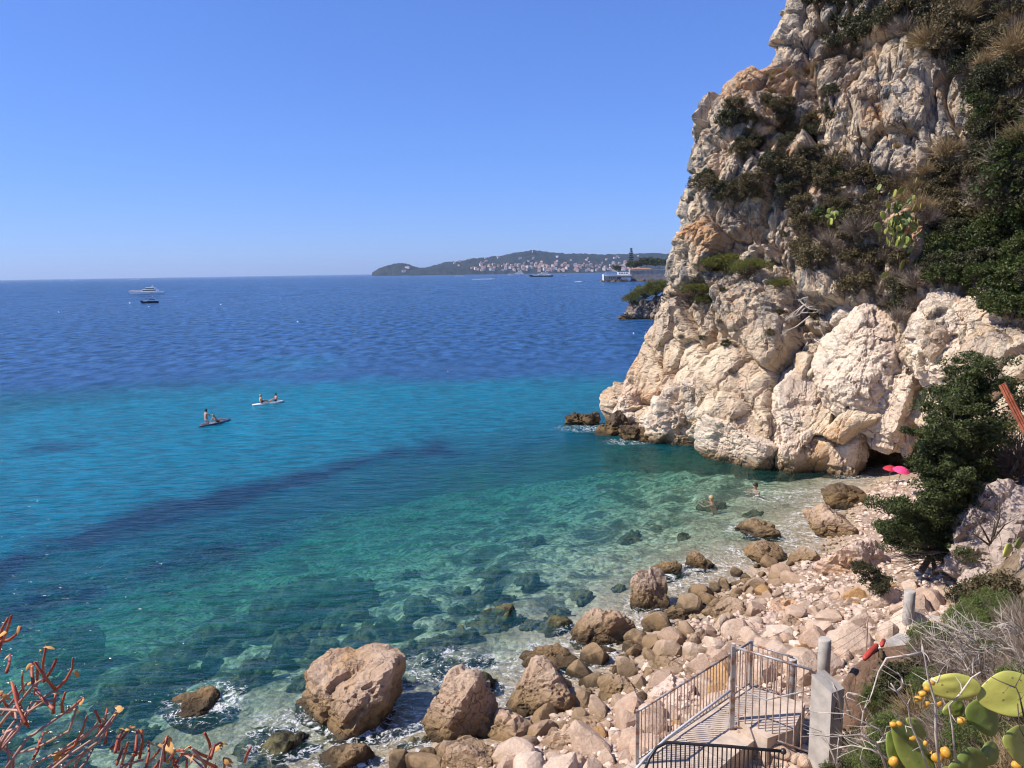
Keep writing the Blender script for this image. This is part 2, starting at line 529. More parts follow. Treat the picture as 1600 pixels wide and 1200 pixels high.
def cliff_depth(px, z):
    rows = np.stack([np.interp(px, PXN, YT[i]) for i in range(len(ZN))], 0)
    k = np.clip(np.searchsorted(ZN, z) - 1, 0, len(ZN) - 2)
    f = np.clip((z - ZN[k]) / (ZN[k + 1] - ZN[k]), 0, 1)
    j = np.arange(len(px))
    return rows[k, j] * (1 - f) + rows[k + 1, j] * f
def x_of(px, Y, z):
    w = Y * math.cos(PITCH) - (z - CAM_Z) * math.sin(PITCH)
    return ((px - CX) / F_PX * w + (Y * math.sin(PITCH) + (z - CAM_Z) * math.cos(PITCH)) * math.sin(ROLL)) / math.cos(ROLL)
tu = np.concatenate([-np.linspace(1, 0, 46)[:-1] ** 1.6, np.linspace(0, 0.70, 430), np.linspace(0.70, 1, 60)[1:]])
zl = np.concatenate([np.linspace(-5, 36, 370), np.linspace(36, 52, 30)[1:]])
TU, ZZ = np.meshgrid(tu, zl)
T, Z = TU.ravel(), ZZ.ravel()
sil = np.interp(Z, ZL, SIL)
tf = np.clip(T, 0, 1)
PXg = sil + (2000 - sil) * tf
Yg = cliff_depth(PXg, Z)
Yg = Yg + 1.6 * np.exp(-(PXg - sil) / 18.0)
Xg = x_of(PXg, Yg, Z)
tb = np.clip(-T, 0, 1)
Xg = Xg + 14 * tb ** 1.4 + 7 * tb
Yg = Yg + 32 * tb
V = np.column_stack([Xg, Yg, Z])
nu, nz = len(tu), len(zl)
def grid_normals(V):
    G = V.reshape(nz, nu, 3)
    a = np.gradient(G, axis=1); b = np.gradient(G, axis=0)
    n = np.cross(a, b); n /= np.linalg.norm(n, axis=2, keepdims=True) + 1e-9
    return n.reshape(-1, 3)
N = grid_normals(V)
# joints and blocks of the limestone, tilted like its bedding
ca, sa = math.cos(0.3), math.sin(0.3)
Q = np.column_stack([V[:, 0] * ca - V[:, 2] * sa, V[:, 1], V[:, 0] * sa + V[:, 2] * ca])
Q = Q + 0.45 * np.column_stack([vnoise(V * 0.35, 41), vnoise(V * 0.35, 42), vnoise(V * 0.35, 43)])
d = 2.6 * facets(Q / np.array([6.5, 6.0, 5.0]), 1, 0.035)
rough = 0.45 + 0.55 * sstep(5, 11, Z + 3 * vnoise(V * 0.2, 71))
d += rough * 1.6 * facets(Q / np.array([1.7, 2.3, 4.0]), 2, 0.04)
d += rough * 0.50 * facets(Q / np.array([0.75, 0.95, 1.3]), 3, 0.05)
rough = 0.35 + 0.65 * sstep(6, 12, Z + 3 * vnoise(V * 0.2, 70))
d += rough * 0.18 * facets(Q / 0.40, 4, 0.07)
d += 0.9 * fbm(V * 0.11, 3, 50) + 0.06 * fbm(V * 1.3, 4, 51)
d *= 0.35 + 0.65 * np.clip((PXg - sil) / 25.0 + 0.3, 0, 1)
V2 = V + N * d[:, None]
# sea-worn notch at the water line and the cave behind the beach
V2 -= N * (0.9 * np.exp(-((Z - 0.2) / 0.7) ** 2))[:, None]
cx_, cz_ = at_y(1382, 732, 44.5)[0], 1.9
e = ((V[:, 0] - cx_) / 1.45) ** 2 + ((Z - 1.5) / 1.6) ** 2
V2 -= N * (5.5 * np.exp(-np.clip(e, 0, 30) ** 2))[:, None]
i = np.arange(nu * nz).reshape(nz, nu)
F = np.stack([i[:-1, :-1], i[:-1, 1:], i[1:, 1:], i[1:, :-1]], -1).reshape(-1, 4)
cliff = tag(put("cliff", make_mesh("cliff", V2, F, M_CLIFF, False)), "tall cream and grey limestone cliff dropping into the sea", kind="structure")
BVH_CLIFF = BVHTree.FromPolygons(V2.tolist(), F.tolist())

CAMV = Vector((0, 0, CAM_Z))
def hit(px, py, bvhs=None):
    """first point of the land seen at a photograph pixel"""
    d = Vector(ray(px, py)); best = None
    for b in (bvhs or (BVH_CLIFF, BVH_BEACH, BVH_HILL)):
        r = b.ray_cast(CAMV, d)
        if r[0] is not None and (best is None or r[3] < best[3]):
            best = r
    return (np.array(best[0]), np.array(best[1])) if best else (None, None)

def ground_z(x, y):
    z = -20
    for b in (BVH_BEACH, BVH_HILL):
        r = b.ray_cast(Vector((x, y, 60)), Vector((0, 0, -1)))
        if r[0] is not None: z = max(z, r[0].z)
    return z

# ------------------------------------------------------------------ boulders
_ico = {}
def ico(sub):
    if sub not in _ico:
        import bmesh
        bm = bmesh.new(); bmesh.ops.create_icosphere(bm, subdivisions=sub, radius=1.0)
        V = np.array([v.co[:] for v in bm.verts]); F = np.array([[v.index for v in f.verts] for f in bm.faces])
        bm.free(); _ico[sub] = (V / np.linalg.norm(V, axis=1, keepdims=True), F)
    return _ico[sub]

def boulder_verts(sub, seed, planes=11, soft=14.0, rough=0.06, crack=0.0, size=(1, 1, 1)):
    """a broken, weathered convex block of unit radius"""
    n, F = ico(sub)
    r = np.random.default_rng(seed)
    pn = r.normal(size=(planes, 3)); k8 = int(planes * 0.75); pn[:k8, 2] = np.abs(pn[:k8, 2]) * 0.9 - 0.15; pn /= np.linalg.norm(pn, axis=1, keepdims=True)
    pd = r.uniform(0.48, 1.0, planes)
    c = n @ pn.T
    q = np.where(c > 0.08, pd / np.maximum(c, 0.08), 6.0)
    q = np.concatenate([q, np.full((len(n), 1), 1.12)], 1)
    rad = (np.sum(q ** -soft, 1)) ** (-1 / soft)
    off = r.uniform(-50, 50, 3)
    S = np.asarray(size, float)
    P = n * rad[:, None]
    w = float((S[0] + S[1]) / 1.6)
    Pw = P * S
    nw = n / S; nw /= np.linalg.norm(nw, axis=1, keepdims=True)
    k = rough / 0.075
    dd = 0.03 * w * fbm(Pw / (0.5 * w) + off, 5, seed % 97, 0.6) * k
    if sub >= 4:
        Q = Pw + 0.07 * w * np.column_stack([vnoise(Pw / (0.5 * w) + off, 7 + a) for a in range(3)])
        dd = dd + k * 0.17 * w * facets(Q / (0.50 * w) + off, seed % 89, 0.035)
        dd = dd + k * 0.065 * w * facets(Q / np.array([0.19 * w, 0.19 * w, 0.12 * w]) + off, seed % 83, 0.06)
        if sub >= 5:
            dd = dd + k * 0.026 * w * facets(Q / (0.075 * w) + off, seed % 79, 0.1)
    if crack:
        a = vnoise(P * 1.1 + off, 3); dd = dd - crack * w * np.exp(-(a / 0.025) ** 2)
    return Pw + nw * dd[:, None], F

# name, x0, x1, y0, y1 in the photograph, height of its foot, material, tilt seed, label
BOULDERS = [
 (465, 640, 1025, 1165, -0.35, 'brown', 3, "largest brown boulder in the shallows, flat sloping top and shaded right side"),
 (278, 372, 1080, 1138, -0.5, 'brown', 13, "half sunken brown boulder alone in the water, nearest the red branches"),
 (677, 795, 1062, 1172, -0.1, 'brown', 21, "tall rounded brown boulder with a ridged face at the water's edge"),
 (800, 897, 1043, 1122, -0.1, 'brown', 5, "blocky brown boulder with dark cracks behind the pale wedge stone"),
 (762, 827, 1112, 1160, 0.2, 'stone', 6, "smooth pale grey wedge stone between the two big brown boulders"),
 (884, 982, 960, 1020, -0.2, 'brown', 7, "long brown boulder with a square dark notch, waves breaking round it"),
 (983, 1040, 893, 960, -0.2, 'brown', 28, "upright pointed reddish brown boulder standing in the wash"),
 (820, 892, 1006, 1048, -0.2, 'brown', 9, "jagged brown boulder touching the back of the blocky one"),
 (505, 580, 1165, 1215, -0.2, 'brown', 10, "round brown boulder cut by the bottom edge below the largest boulder"),
 (1253, 1336, 787, 842, 0.0, 'brown', 11, "slanting striped boulder between the bay and the dark green tree"),
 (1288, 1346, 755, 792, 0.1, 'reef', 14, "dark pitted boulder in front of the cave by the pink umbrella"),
 (1143, 1215, 817, 843, -0.25, 'brown', 15, "flat tan slab of rock awash, farthest out in the bay"),
 (1168, 1222, 843, 882, -0.2, 'brown', 16, "peaked tan boulder in the wash with a small stone at its foot"),
 (1073, 1112, 864, 896, -0.25, 'brown', 17, "small peaked brown boulder at the edge of the clear green water"),
 (1025, 1070, 876, 907, -0.25, 'brown', 18, "low sloping tan boulder just behind the upright pointed one"),
 (1288, 1388, 832, 928, 0.4, 'pinkrock', 19, "big pink boulder under the lower branches of the dark tree"),
 (1143, 1198, 899, 930, -0.15, 'brown', 20, "flat ochre slab tilting towards the water"),
 (1107, 1162, 935, 986, -0.1, 'brown', 22, "grey brown rounded boulder at the upper edge of the pink stones"),
 (1035, 1072, 946, 977, -0.2, 'brown', 23, "small tan boulder at the foot of the upright pointed one"),
 (1065, 1112, 984, 1036, 0.0, 'brown', 24, "pyramid shaped grey brown boulder beside the shallow channel"),
 (1012, 1080, 1028, 1070, 0.1, 'brown', 29, "broad brown boulder on the shore left of the fence corner"),
 (925, 1000, 1052, 1105, 0.05, 'brown', 30, "wide tan boulder at the waterside left of the grey fence"),
 (862, 932, 1138, 1200, 0.3, 'brown', 31, "block shaped brown boulder with a split face on the lower shore"),
 (893, 945, 1122, 1160, 0.3, 'brown', 33, "rounded tan stone against the split brown block"),
 (1190, 1262, 930, 975, 0.6, 'pinkrock', 34, "large rose boulder at the head of the pink stone bank"),
 (1180, 1232, 958, 995, 0.6, 'pinkrock', 35, "pale pink block lying before the large rose boulder"),
 (1165, 1212, 975, 1010, 0.6, 'pinkrock', 36, "dusky pink oblong boulder below the pale pink block"),
 (1222, 1262, 965, 1005, 0.9, 'brown', 37, "grey brown cubic boulder among the pink stones"),
 (700, 790, 1172, 1215, 0.3, 'brown', 38, "long brown stone cut by the bottom edge right of the ridged boulder"),
 (1232, 1275, 858, 895, -0.1, 'brown', 39, "round brown stone in the foam beside the big pink boulder"),
 (1240, 1280, 880, 902, -0.1, 'brown', 40, "golden brown low stone with weed in the foam"),
 (985, 1020, 1090, 1125, 0.4, 'reef', 41, "dark rust red stone just left of the fence"),
 (995, 1100, 1065, 1135, 0.5, 'pinkrock', 42, "big orange pink rock seen through the fence bars"),
 (1100, 1150, 1030, 1075, 0.5, 'pinkrock', 43, "rose stone half hidden behind the fence rail"),
]
MATS = {'brown': M_BROWN, 'stone': M_STONE, 'reef': M_REEF,
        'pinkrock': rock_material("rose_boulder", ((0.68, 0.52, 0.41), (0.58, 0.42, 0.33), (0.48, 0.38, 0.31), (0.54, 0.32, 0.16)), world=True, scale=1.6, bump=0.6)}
BPOS = []
for (x0, x1, y0, y1, zf, mk, seed, label) in BOULDERS:
    base = at_z((x0 + x1) / 2, y1, zf)
    s = px_scale(base)
    w = (x1 - x0) * s
    dep = math.radians(26)
    hpx = (y1 - y0) * s
    D = w * 0.85
    # the picture height of a block is its height plus the foreshortened top
    h = max(0.35 * w, (hpx - D * math.sin(dep) * 0.55) / math.cos(dep))
    v = np.array([base[0], base[1]]); v /= np.linalg.norm(v)
    cxy = np.array([base[0], base[1]]) + v * D * 0.42
    zc_ = zf + h * 0.40
    big = (x1 - x0) > 80
    Vb, Fb = boulder_verts(5 if big else 4, seed, 10, 42, 0.052 if big else 0.065, 0.012, (w / 2 * 1.22, D / 2 * 1.22, h * 0.72))
    me = make_mesh("boulder", Vb, Fb, MATS[mk], False)
    o = put("boulder", me, None, (cxy[0], cxy[1], zc_), (0, 0, 0))
    tag(o, label, "boulder", "boulders along the shore")
    BPOS.append((cxy[0], cxy[1], max(w, D) / 2 * 0.95))

# ------------------------------------------------------------------ the sea
def world_poly(pts):
    return [tuple(at_z(x, y, 0)[:2]) for x, y in pts]
TURQ = world_poly([(-400, 700), (0, 652), (150, 632), (300, 612), (450, 601), (600, 597), (800, 597), (960, 590), (1010, 600), (960, 650), (880, 680), (760, 700), (560, 730), (300, 800), (100, 850), (0, 900), (-400, 1050)])
WEED = [world_poly([(-300, 960), (0, 868), (100, 828), (230, 788), (400, 745), (560, 715), (720, 690), (740, 704), (600, 728), (470, 762), (370, 790), (250, 822), (120, 862), (0, 910), (-300, 1030)]),
        world_poly([(70, 690), (120, 682), (160, 695), (120, 706)]),
        world_poly([(-100, 940), (90, 915), (150, 935), (60, 975), (-100, 1010)]),
        world_poly([(180, 905), (330, 860), (420, 850), (330, 900), (220, 930)])]
PALE = world_poly([(330, 575), (430, 556), (560, 560), (470, 585)])
NEAR = world_poly([(-200, 1090), (0, 1010), (180, 945), (420, 862), (600, 790), (780, 735), (920, 700), (1060, 700), (1300, 740), (1700, 800), (1700, 1400), (-200, 1400)])

r_rows = np.concatenate([np.arange(36, 130, 0.36), 130 * 1.012 ** np.arange(0, 470)])
r_rows = r_rows[r_rows < 32000]
a_cols = np.linspace(-1.5, 1.5, 520)
AA, RR = np.meshgrid(a_cols, r_rows)
X = (RR * AA).ravel() * 0.9; Y = RR.ravel() - 30
P2 = np.column_stack([X, Y])
n3 = np.column_stack([X, Y, np.zeros(len(X))])
dist = np.hypot(X, Y) + 1
def soft_mask(poly, blur, warp):
    """mask of a patch of sea bed with an uneven edge"""
    m = np.zeros(len(X))
    sc = dist / 60.0
    wv = n3 / (2.2 + dist / 45.0)[:, None]
    wx = warp * sc * fbm(wv, 4, 80); wy = 1.6 * warp * sc * fbm(wv, 4, 90)
    for k in range(14):
        a = 2.4 * k; r = math.sqrt((k + .5) / 14) * blur
        m += in_poly(X + wx + r * sc * math.cos(a), Y + wy + r * sc * 1.5 * math.sin(a), poly)
    return m / 14
turq = soft_mask(TURQ, 4.0, 3.5)
weed = np.max([soft_mask(w, 1.4, 2.2) for w in WEED], 0)
pale = soft_mask(PALE, 2.5, 1.5)
near = soft_mask(NEAR, 3.0, 2.5)
weed = weed * (0.42 + 0.58 * sstep(-0.42, 0.12, fbm(n3 * np.array([0.30, 0.55, 1]), 5, 120, 0.6) + 0.05))
turq = turq * (0.86 + 0.2 * fbm(n3 * 0.09, 4, 121))
dsh, side = poly_dist(P2, SHORE)
bed = np.where(side > 0, np.where(dsh < 9, 0.11 * dsh, 0.99 + 0.19 * (dsh - 9)), 0.0)
bed = np.minimum(bed, 9.0)
def L3(*c): return np.array(c)
C_DEEP, C_TURQ, C_WEED, C_NEAR, C_MID = L3(0.020, 0.080, 0.200), L3(0.002, 0.150, 0.228), L3(0.003, 0.032, 0.068), L3(0.010, 0.134, 0.112), L3(0.003, 0.088, 0.122)
def lerp(a, b, m): return a + (b - a) * m[:, None]
off = sstep(78, 100, Y + 6 * vnoise(n3 * 0.05, 7))
colr = lerp(np.tile(C_MID, (len(X), 1)), C_DEEP, off)
colr = lerp(colr, C_TURQ, turq)
colr = lerp(colr, C_TURQ, pale * 0.35)
colr = lerp(colr, C_NEAR, near)
colr = lerp(colr, C_WEED, np.minimum(weed * 1.15, 1) * (1 - 0.35 * near))
# long wind streaks far out
colr *= (1 + 0.16 * fbm(np.column_stack([X / (dist * 0.25), Y / (dist * 0.05), 0 * X]) + 5, 4, 33))[:, None]
# foam: round boulders and along the wash line
foam = np.zeros(len(X))
for bx, by, br in BPOS:
    q = np.hypot(X - bx, Y - by) - br
    foam = np.maximum(foam, np.exp(-np.clip(q + 0.05, 0, 9) / 0.38) * (q > -0.7))
bay = sstep(-6, -2.5, X)
foam = np.maximum(foam, bay * 0.62 * np.exp(-(np.abs(dsh - 0.9) / 1.6) ** 2))
for fx, fy, fr in [(1130, 905, 1.6), (1310, 875, 1.1), (960, 1020, 1.2), (700, 1040, 1.2), (640, 1150, 1.6), (470, 1145, 1.3), (1210, 775, 1.3), (1270, 770, 1.0), (915, 668, 1.7), (980, 690, 1.2), (1160, 870, 1.4), (1060, 930, 1.3), (800, 1050, 1.2), (600, 1190, 2.0)]:
    q = at_z(fx, fy)
    foam = np.maximum(foam, 0.85 * np.exp(-(((X - q[0]) / (fr * 1.3)) ** 2 + ((Y - q[1]) / fr) ** 2)))
foam = np.where(side > 0, foam, foam * 0.7)
z = 0.035 * fbm(np.column_stack([X * 0.5 + Y * 0.25, Y * 1.3 - X * 0.5, 0 * X]) * 0.8, 3, 5) * (dist < 150)
ny, nx = len(r_rows), len(a_cols)
i = np.arange(nx * ny).reshape(ny, nx)
F = np.stack([i[:-1, :-1], i[:-1, 1:], i[1:, 1:], i[1:, :-1]], -1).reshape(-1, 4)

t = NT("sea_water")
p = t.pos()
depth = t.attr("water_depth"); fm = t.attr("foam"); wc = t.attr("water_colour", 'Color')
sx = t.sep(p)
dcam = t.math('POWER', t.math('ADD', t.math('MULTIPLY', sx[1], sx[1]), t.math('MULTIPLY', sx[0], sx[0])), 0.5)
rot = math.radians(-24)
w1 = t.noise(t.mapping(p, (0.55, 1.5, 1), (0, 0, rot)), 1.0, 3, 0.55, 0.3)
w2 = t.noise(t.mapping(p, (0.9, 2.6, 1), (0, 0, rot * 0.6)), 1.7, 3, 0.6, 0.5)
w3 = t.noise(t.mapping(p, (0.46, 0.22, 1), (0, 0, 0.1)), 1.0, 4, 0.6, 0.3)
w4 = t.noise(t.mapping(p, (0.085, 0.020, 1), (0, 0, 0.05)), 1.0, 5, 0.65, 0.3)
hn = t.math('ADD', t.math('MULTIPLY', w1, 0.27), t.math('MULTIPLY', w2, 0.09))
hn = t.math('ADD', hn, t.math('MULTIPLY', w3, t.maprange(dcam, 60, 200, 0.0, 1.6, False)))
hn = t.math('ADD', hn, t.math('MULTIPLY', w4, t.maprange(dcam, 200, 900, 0.0, 6.0, False)))
nm = t.bump(hn, 1.0, 1.0)
tint = t.n('CombineXYZ')
for k, ab in enumerate((0.30, 0.035, 0.060)):
    t.link(t.math('POWER', math.e, t.math('MULTIPLY', depth, -ab)), tint.inputs[k])
tr = t.n('BsdfTransparent'); t.link(tint.outputs[0], tr.inputs[0])
df = t.n('BsdfDiffuse'); 
# light and dark of the waves painted into the water colour
wcv = t.mix(1.0, wc, t.maprange(t.math('ADD', t.math('MULTIPLY', w1, 0.6), t.math('MULTIPLY', w2, 0.4)), 0.34, 0.66, 0.58, 1.42), 'MULTIPLY')
far1 = t.math('MULTIPLY', t.math('SUBTRACT', w3, 0.5), t.maprange(dcam, 60, 150, 0.0, 3.2))
far2 = t.math('MULTIPLY', t.math('SUBTRACT', w4, 0.5), t.maprange(dcam, 250, 600, 0.0, 2.0))
mod = t.math('ADD', t.math('ADD', 1.0, far1), far2)
wcv = t.mix(1.0, wcv, t.math('MAXIMUM', mod, 0.3), 'MULTIPLY')
t.link(wcv, df.inputs[0])
opac = t.math('SUBTRACT', 1.0, t.math('POWER', math.e, t.math('MULTIPLY', t.math('ADD', depth, 0.05), -0.23)), True)
body = t.n('MixShader'); t.link(opac, body.inputs[0]); t.link(tr.outputs[0], body.inputs[1]); t.link(df.outputs[0], body.inputs[2])
gl = t.n('BsdfGlossy'); gl.inputs['Roughness'].default_value = 0.15; t.link(nm, gl.inputs['Normal'])
fr = t.n('Fresnel'); fr.inputs['IOR'].default_value = 1.33; t.link(nm, fr.inputs['Normal'])
rf = t.math('MINIMUM', fr.outputs[0], t.math('MULTIPLY', t.math('MAXIMUM', mod, 0.35), t.maprange(dcam, 80, 450, 0.32, 0.58)))
wat = t.n('MixShader'); t.link(rf, wat.inputs[0]); t.link(body.outputs[0], wat.inputs[1]); t.link(gl.outputs[0], wat.inputs[2])
fn = t.noise(t.mapping(p, (1, 1, 1)), 1.5, 6, 0.72, 1.6)
fl = t.noise(p, 0.9, 5, 0.6, 1.4)
def ridge_of(v, w): return t.maprange(t.math('ABSOLUTE', t.math('SUBTRACT', v, 0.5)), 0.0, w, 1.0, 0.0)
lace = t.math('MAXIMUM', ridge_of(fl, 0.022), ridge_of(t.noise(p, 1.9, 4, 0.6, 1.2), 0.022))
lace = t.math('MULTIPLY', lace, t.math('MULTIPLY', t.maprange(fm, 0.10, 0.5), t.maprange(fn, 0.42, 0.56)))
core = t.maprange(t.math('ADD', t.math('MULTIPLY', fm, 0.42), fn), 0.90, 1.06, 0, 0.95)
fmask = t.math('MAXIMUM', t.math('MULTIPLY', lace, 0.8), t.math('MULTIPLY', core, t.maprange(fm, 0.2, 0.5)))
fo = t.n('BsdfDiffuse'); fo.inputs[0].default_value = (0.80, 0.80, 0.78, 1)
fin = t.n('MixShader'); t.link(fmask, fin.inputs[0]); t.link(wat.outputs[0], fin.inputs[1]); t.link(fo.outputs[0], fin.inputs[2])
M_SEA = t.done(fin.outputs[0])
me = make_mesh("sea", np.column_stack([X, Y, z]), F, M_SEA, True)
for nme, arr in (("water_depth", bed), ("foam", foam)):
    at = me.attributes.new(nme, 'FLOAT', 'POINT'); at.data.foreach_set("value", arr.astype(np.float32))
at = me.attributes.new("water_colour", 'FLOAT_COLOR', 'POINT')
at.data.foreach_set("color", np.column_stack([np.clip(colr, 0, 1), np.ones(len(X))]).astype(np.float32).ravel())
sea = tag(put("sea", me), "blue and turquoise sea, clear and green over the stony shallows", kind="structure")

# ------------------------------------------------------------------ vegetation
def leaves(C, size, r, aspect=0.55, up=0.0):
    """rhombic leaves at points C"""
    n = len(C)
    a = r.normal(size=(n, 3)); a[:, 2] += up; a /= np.linalg.norm(a, axis=1, keepdims=True)
    b = np.cross(a, r.normal(size=(n, 3))); b /= np.linalg.norm(b, axis=1, keepdims=True) + 1e-9
    s = (size * r.uniform(0.6, 1.35, n))[:, None] if np.isscalar(size) else size[:, None]
    A, B = a * s, b * s * aspect
    V = np.stack([C - A, C + B * 0.8, C + A, C - B * 0.8], 1).reshape(-1, 3)
    F = np.arange(4 * n).reshape(n, 4)
    return V, F

def blades(P0, P1, w, r):
    """thin straight twigs or needles from P0 to P1"""
    n = len(P0); d = P1 - P0
    b = np.cross(d, r.normal(size=(n, 3))); b /= np.linalg.norm(b, axis=1, keepdims=True) + 1e-9
    ww = np.asarray(w).reshape(-1, 1)
    V = np.stack([P0 - b * ww, P0 + b * ww, P1], 1).reshape(-1, 3)
    return V, np.arange(3 * n).reshape(n, 3)

def ball(n, r, lo=0.0, hi=1.0):
    v = r.normal(size=(n, 3)); v /= np.linalg.norm(v, axis=1, keepdims=True)
    return v * (r.uniform(lo ** 3, hi ** 3, n) ** (1 / 3))[:, None]

def clump_points(r, nclump, per, cr, flat=0.8, lo=0.45):
    c = ball(nclump, r, lo, 0.92) * np.array([1, 1, flat])
    c[:, 2] = np.where(c[:, 2] < -0.35 * flat, -c[:, 2], c[:, 2])
    c *= r.uniform(0.75, 1.12, (nclump, 1))
    rad = r.uniform(0.6, 1.25, nclump) * cr
    P = (c[:, None, :] + ball(nclump * per, r, 0.25, 1.0).reshape(nclump, per, 3) * rad[:, None, None] * np.array([1, 1, 0.8])).reshape(-1, 3)
    return c, P

LM = {
 'dark': leaf_material("dark_maquis_leaf", (0.028, 0.030, 0.012), (0.100, 0.095, 0.042)),
 'olive': leaf_material("olive_brown_leaf", (0.075, 0.060, 0.026), (0.175, 0.135, 0.065)),
 'green': leaf_material("bright_green_leaf", (0.022, 0.038, 0.007), (0.098, 0.118, 0.030)),
 'pine': leaf_material("pine_needle", (0.075, 0.088, 0.014), (0.20, 0.195, 0.045)),
 'juniper': leaf_material("juniper_leaf", (0.020, 0.032, 0.009), (0.105, 0.125, 0.038)),
 'rosemary': leaf_material("rosemary_leaf", (0.030, 0.050, 0.010), (0.19, 0.235, 0.060), hue=0.3),
 'dry': leaf_material("dry_twig", (0.13, 0.095, 0.068), (0.31, 0.245, 0.185), 0.85, 0.05),
 'straw': leaf_material("dry_grass", (0.20, 0.135, 0.06), (0.40, 0.29, 0.15), 0.8, 0.15),
}
M_BARK = simple("grey_brown_bark", (0.11, 0.085, 0.065), 0.9, 0.3, 9, 0.2, bump=0.5)
M_DEADWOOD = simple("bleached_dead_wood", (0.46, 0.40, 0.33), 0.85, 0.25, 9, 0.2, bump=0.4)

def stems_mesh(r, targets, name, rad=0.03):
    mb = MB()
    for c in targets:
        m = c * 0.5 + r.normal(size=3) * 0.12
        mb.tube([np.array([0, 0, -0.35]) + r.normal(size=3) * 0.04, m + np.array([0, 0, -0.2]), c], [rad, rad * 0.6, rad * 0.25], 4, False)
    return mb.mesh(name, M_BARK)

def shrub_proto(kind, seed):
    r = np.random.default_rng(seed)
    out = []
    if kind in ('dark', 'olive', 'green'):
        c, P = clump_points(r, 46, 62, 0.27, 0.8)
        V, F = leaves(P, 0.062, r, 0.6)
        out.append(('foliage', make_mesh('foliage', V, F, LM[kind])))
        out.append(('stem', stems_mesh(r, c[:16], 'stem')))
    elif kind == 'pine':
        c, P = clump_points(r, 60, 55, 0.20, 0.6, 0.3)
        d = P - np.repeat(c, 55, 0); d[:, 2] += 0.10
        V, F = blades(P, P + d * 0.8 + r.normal(size=P.shape) * 0.02, np.full(len(P), 0.014), r)
        out.append(('foliage', make_mesh('foliage', V, F, LM[kind])))
        out.append(('stem', stems_mesh(r, c[:26], 'stem', 0.04)))
    elif kind in ('dry', 'straw'):
        n = 1100
        d = ball(n, r, 0.5, 1.0); d[:, 2] = np.abs(d[:, 2]) * 1.0 + (0.25 if kind == 'dry' else 0.1)
        s = d * r.uniform(0.05, 0.6, (n, 1)) + r.normal(size=(n, 3)) * 0.08; s[:, 2] -= 0.25
        e = s + d * r.uniform(0.25, 0.6, (n, 1)) + r.normal(size=(n, 3)) * 0.14
        V, F = blades(s, e, r.uniform(0.006, 0.016, n), r)
        out.append(('twigs' if kind == 'dry' else 'grass_blades', make_mesh('twigs', V, F, LM[kind])))
    elif kind == 'rosemary':
        c, P = clump_points(r, 85, 190, 0.16, 0.8, 0.6)
        V, F = leaves(P, 0.030, r, 0.30, 0.6)
        out.append(('foliage', make_mesh('foliage', V, F, LM[kind])))
        n = 480
        dd = ball(n, r, 0.6, 1.0); dd[:, 2] = np.abs(dd[:, 2])
        V, F = blades(dd * 0.25 - np.array([0, 0, .2]), dd * r.uniform(0.8, 1.1, (n, 1)), np.full(n, 0.005), r)
        out.append(('dry_stems', make_mesh('dry_stems', V, F, LM['dry'])))
    return out
PROTO = {k: [shrub_proto(k, 100 * i + j) for j in range(3)] for i, k in enumerate(('dark', 'olive', 'green', 'pine', 'dry', 'straw', 'rosemary'))}

def shrub(kind, p, rad, label, group, name='shrub', cat='shrub', flat=1.0):
    pr = PROTO[kind][random.randrange(3)]
    o = empty(name, p, random.uniform(0, 6.28), 1.0)
    o.scale = (rad, rad, rad * flat)
    for nm, me in pr:
        put(nm, me, o)
    word = {'dark': 'dark leaved', 'olive': 'brown leaved', 'green': 'fresh green', 'dry': 'bare twiggy', 'straw': 'straw coloured', 'pine': 'yellow green', 'rosemary': 'green needle leaved'}[kind]
    return tag(o, label.replace('{k}', word), cat, group)

def scatter(poly, n, kinds, r0, r1, label, group, name='shrub', cat='shrub', bvhs=None, mind=0.8, out=0.25, seed=0, flat=1.0):
    """plants rooted where the land shows inside a patch of the picture"""
    rr = random.Random(seed)
    xs = [a for a, b in poly]; ys = [b for a, b in poly]
    placed = []; tries = 0
    while len(placed) < n and tries < n * 60:
        tries += 1
        x, y = rr.uniform(min(xs), max(xs)), rr.uniform(min(ys), max(ys))
        if not in_poly(np.array([x]), np.array([y]), poly)[0]: continue
        p, nn = hit(x, y, bvhs)
        if p is None or p[2] < 0.6: continue
        rad = rr.uniform(r0, r1)
        if any(np.linalg.norm(p - q) < mind * (rad + w) * 0.5 for q, w in placed): continue
        if nn @ ray(x, y) > 0: nn = -nn
        placed.append((p, rad))
        k = rr.choice(kinds)
        shrub(k, p + nn * out * rad + np.array([0, 0, 0.15 * rad]), rad, label, group, name, cat, flat)

CB = (BVH_CLIFF,)
scatter([(1140, 165), (1215, 150), (1285, 200), (1330, 260), (1270, 285), (1180, 262), (1125, 215)], 34, ['dark', 'olive', 'olive', 'dry'], 0.5, 1.15, "{k} shrub on the broad ledge of the upper left cliff", "shrubs on the upper left ledge", bvhs=CB, seed=1)
scatter([(1078, 285), (1120, 268), (1190, 290), (1180, 320), (1110, 318)], 9, ['dark', 'olive', 'dark'], 0.7, 1.2, "{k} shrub low on the cliff's left shoulder beside the sky", "shrubs on the left shoulder", bvhs=CB, seed=2)
scatter([(1200, 255), (1300, 240), (1400, 290), (1360, 365), (1250, 355), (1205, 320)], 36, ['dark', 'green', 'olive', 'olive', 'dry'], 0.6, 1.3, "{k} shrub in the middle of the cliff face", "shrubs in the middle of the cliff", bvhs=CB, seed=3)
scatter([(1260, 350), (1370, 350), (1440, 400), (1420, 470), (1330, 450), (1250, 400)], 34, ['dry', 'olive', 'dry'], 0.8, 1.5, "{k} bush below the middle of the cliff", "dry bushes below mid cliff", 'dry_bush', 'bush', bvhs=CB, seed=4)
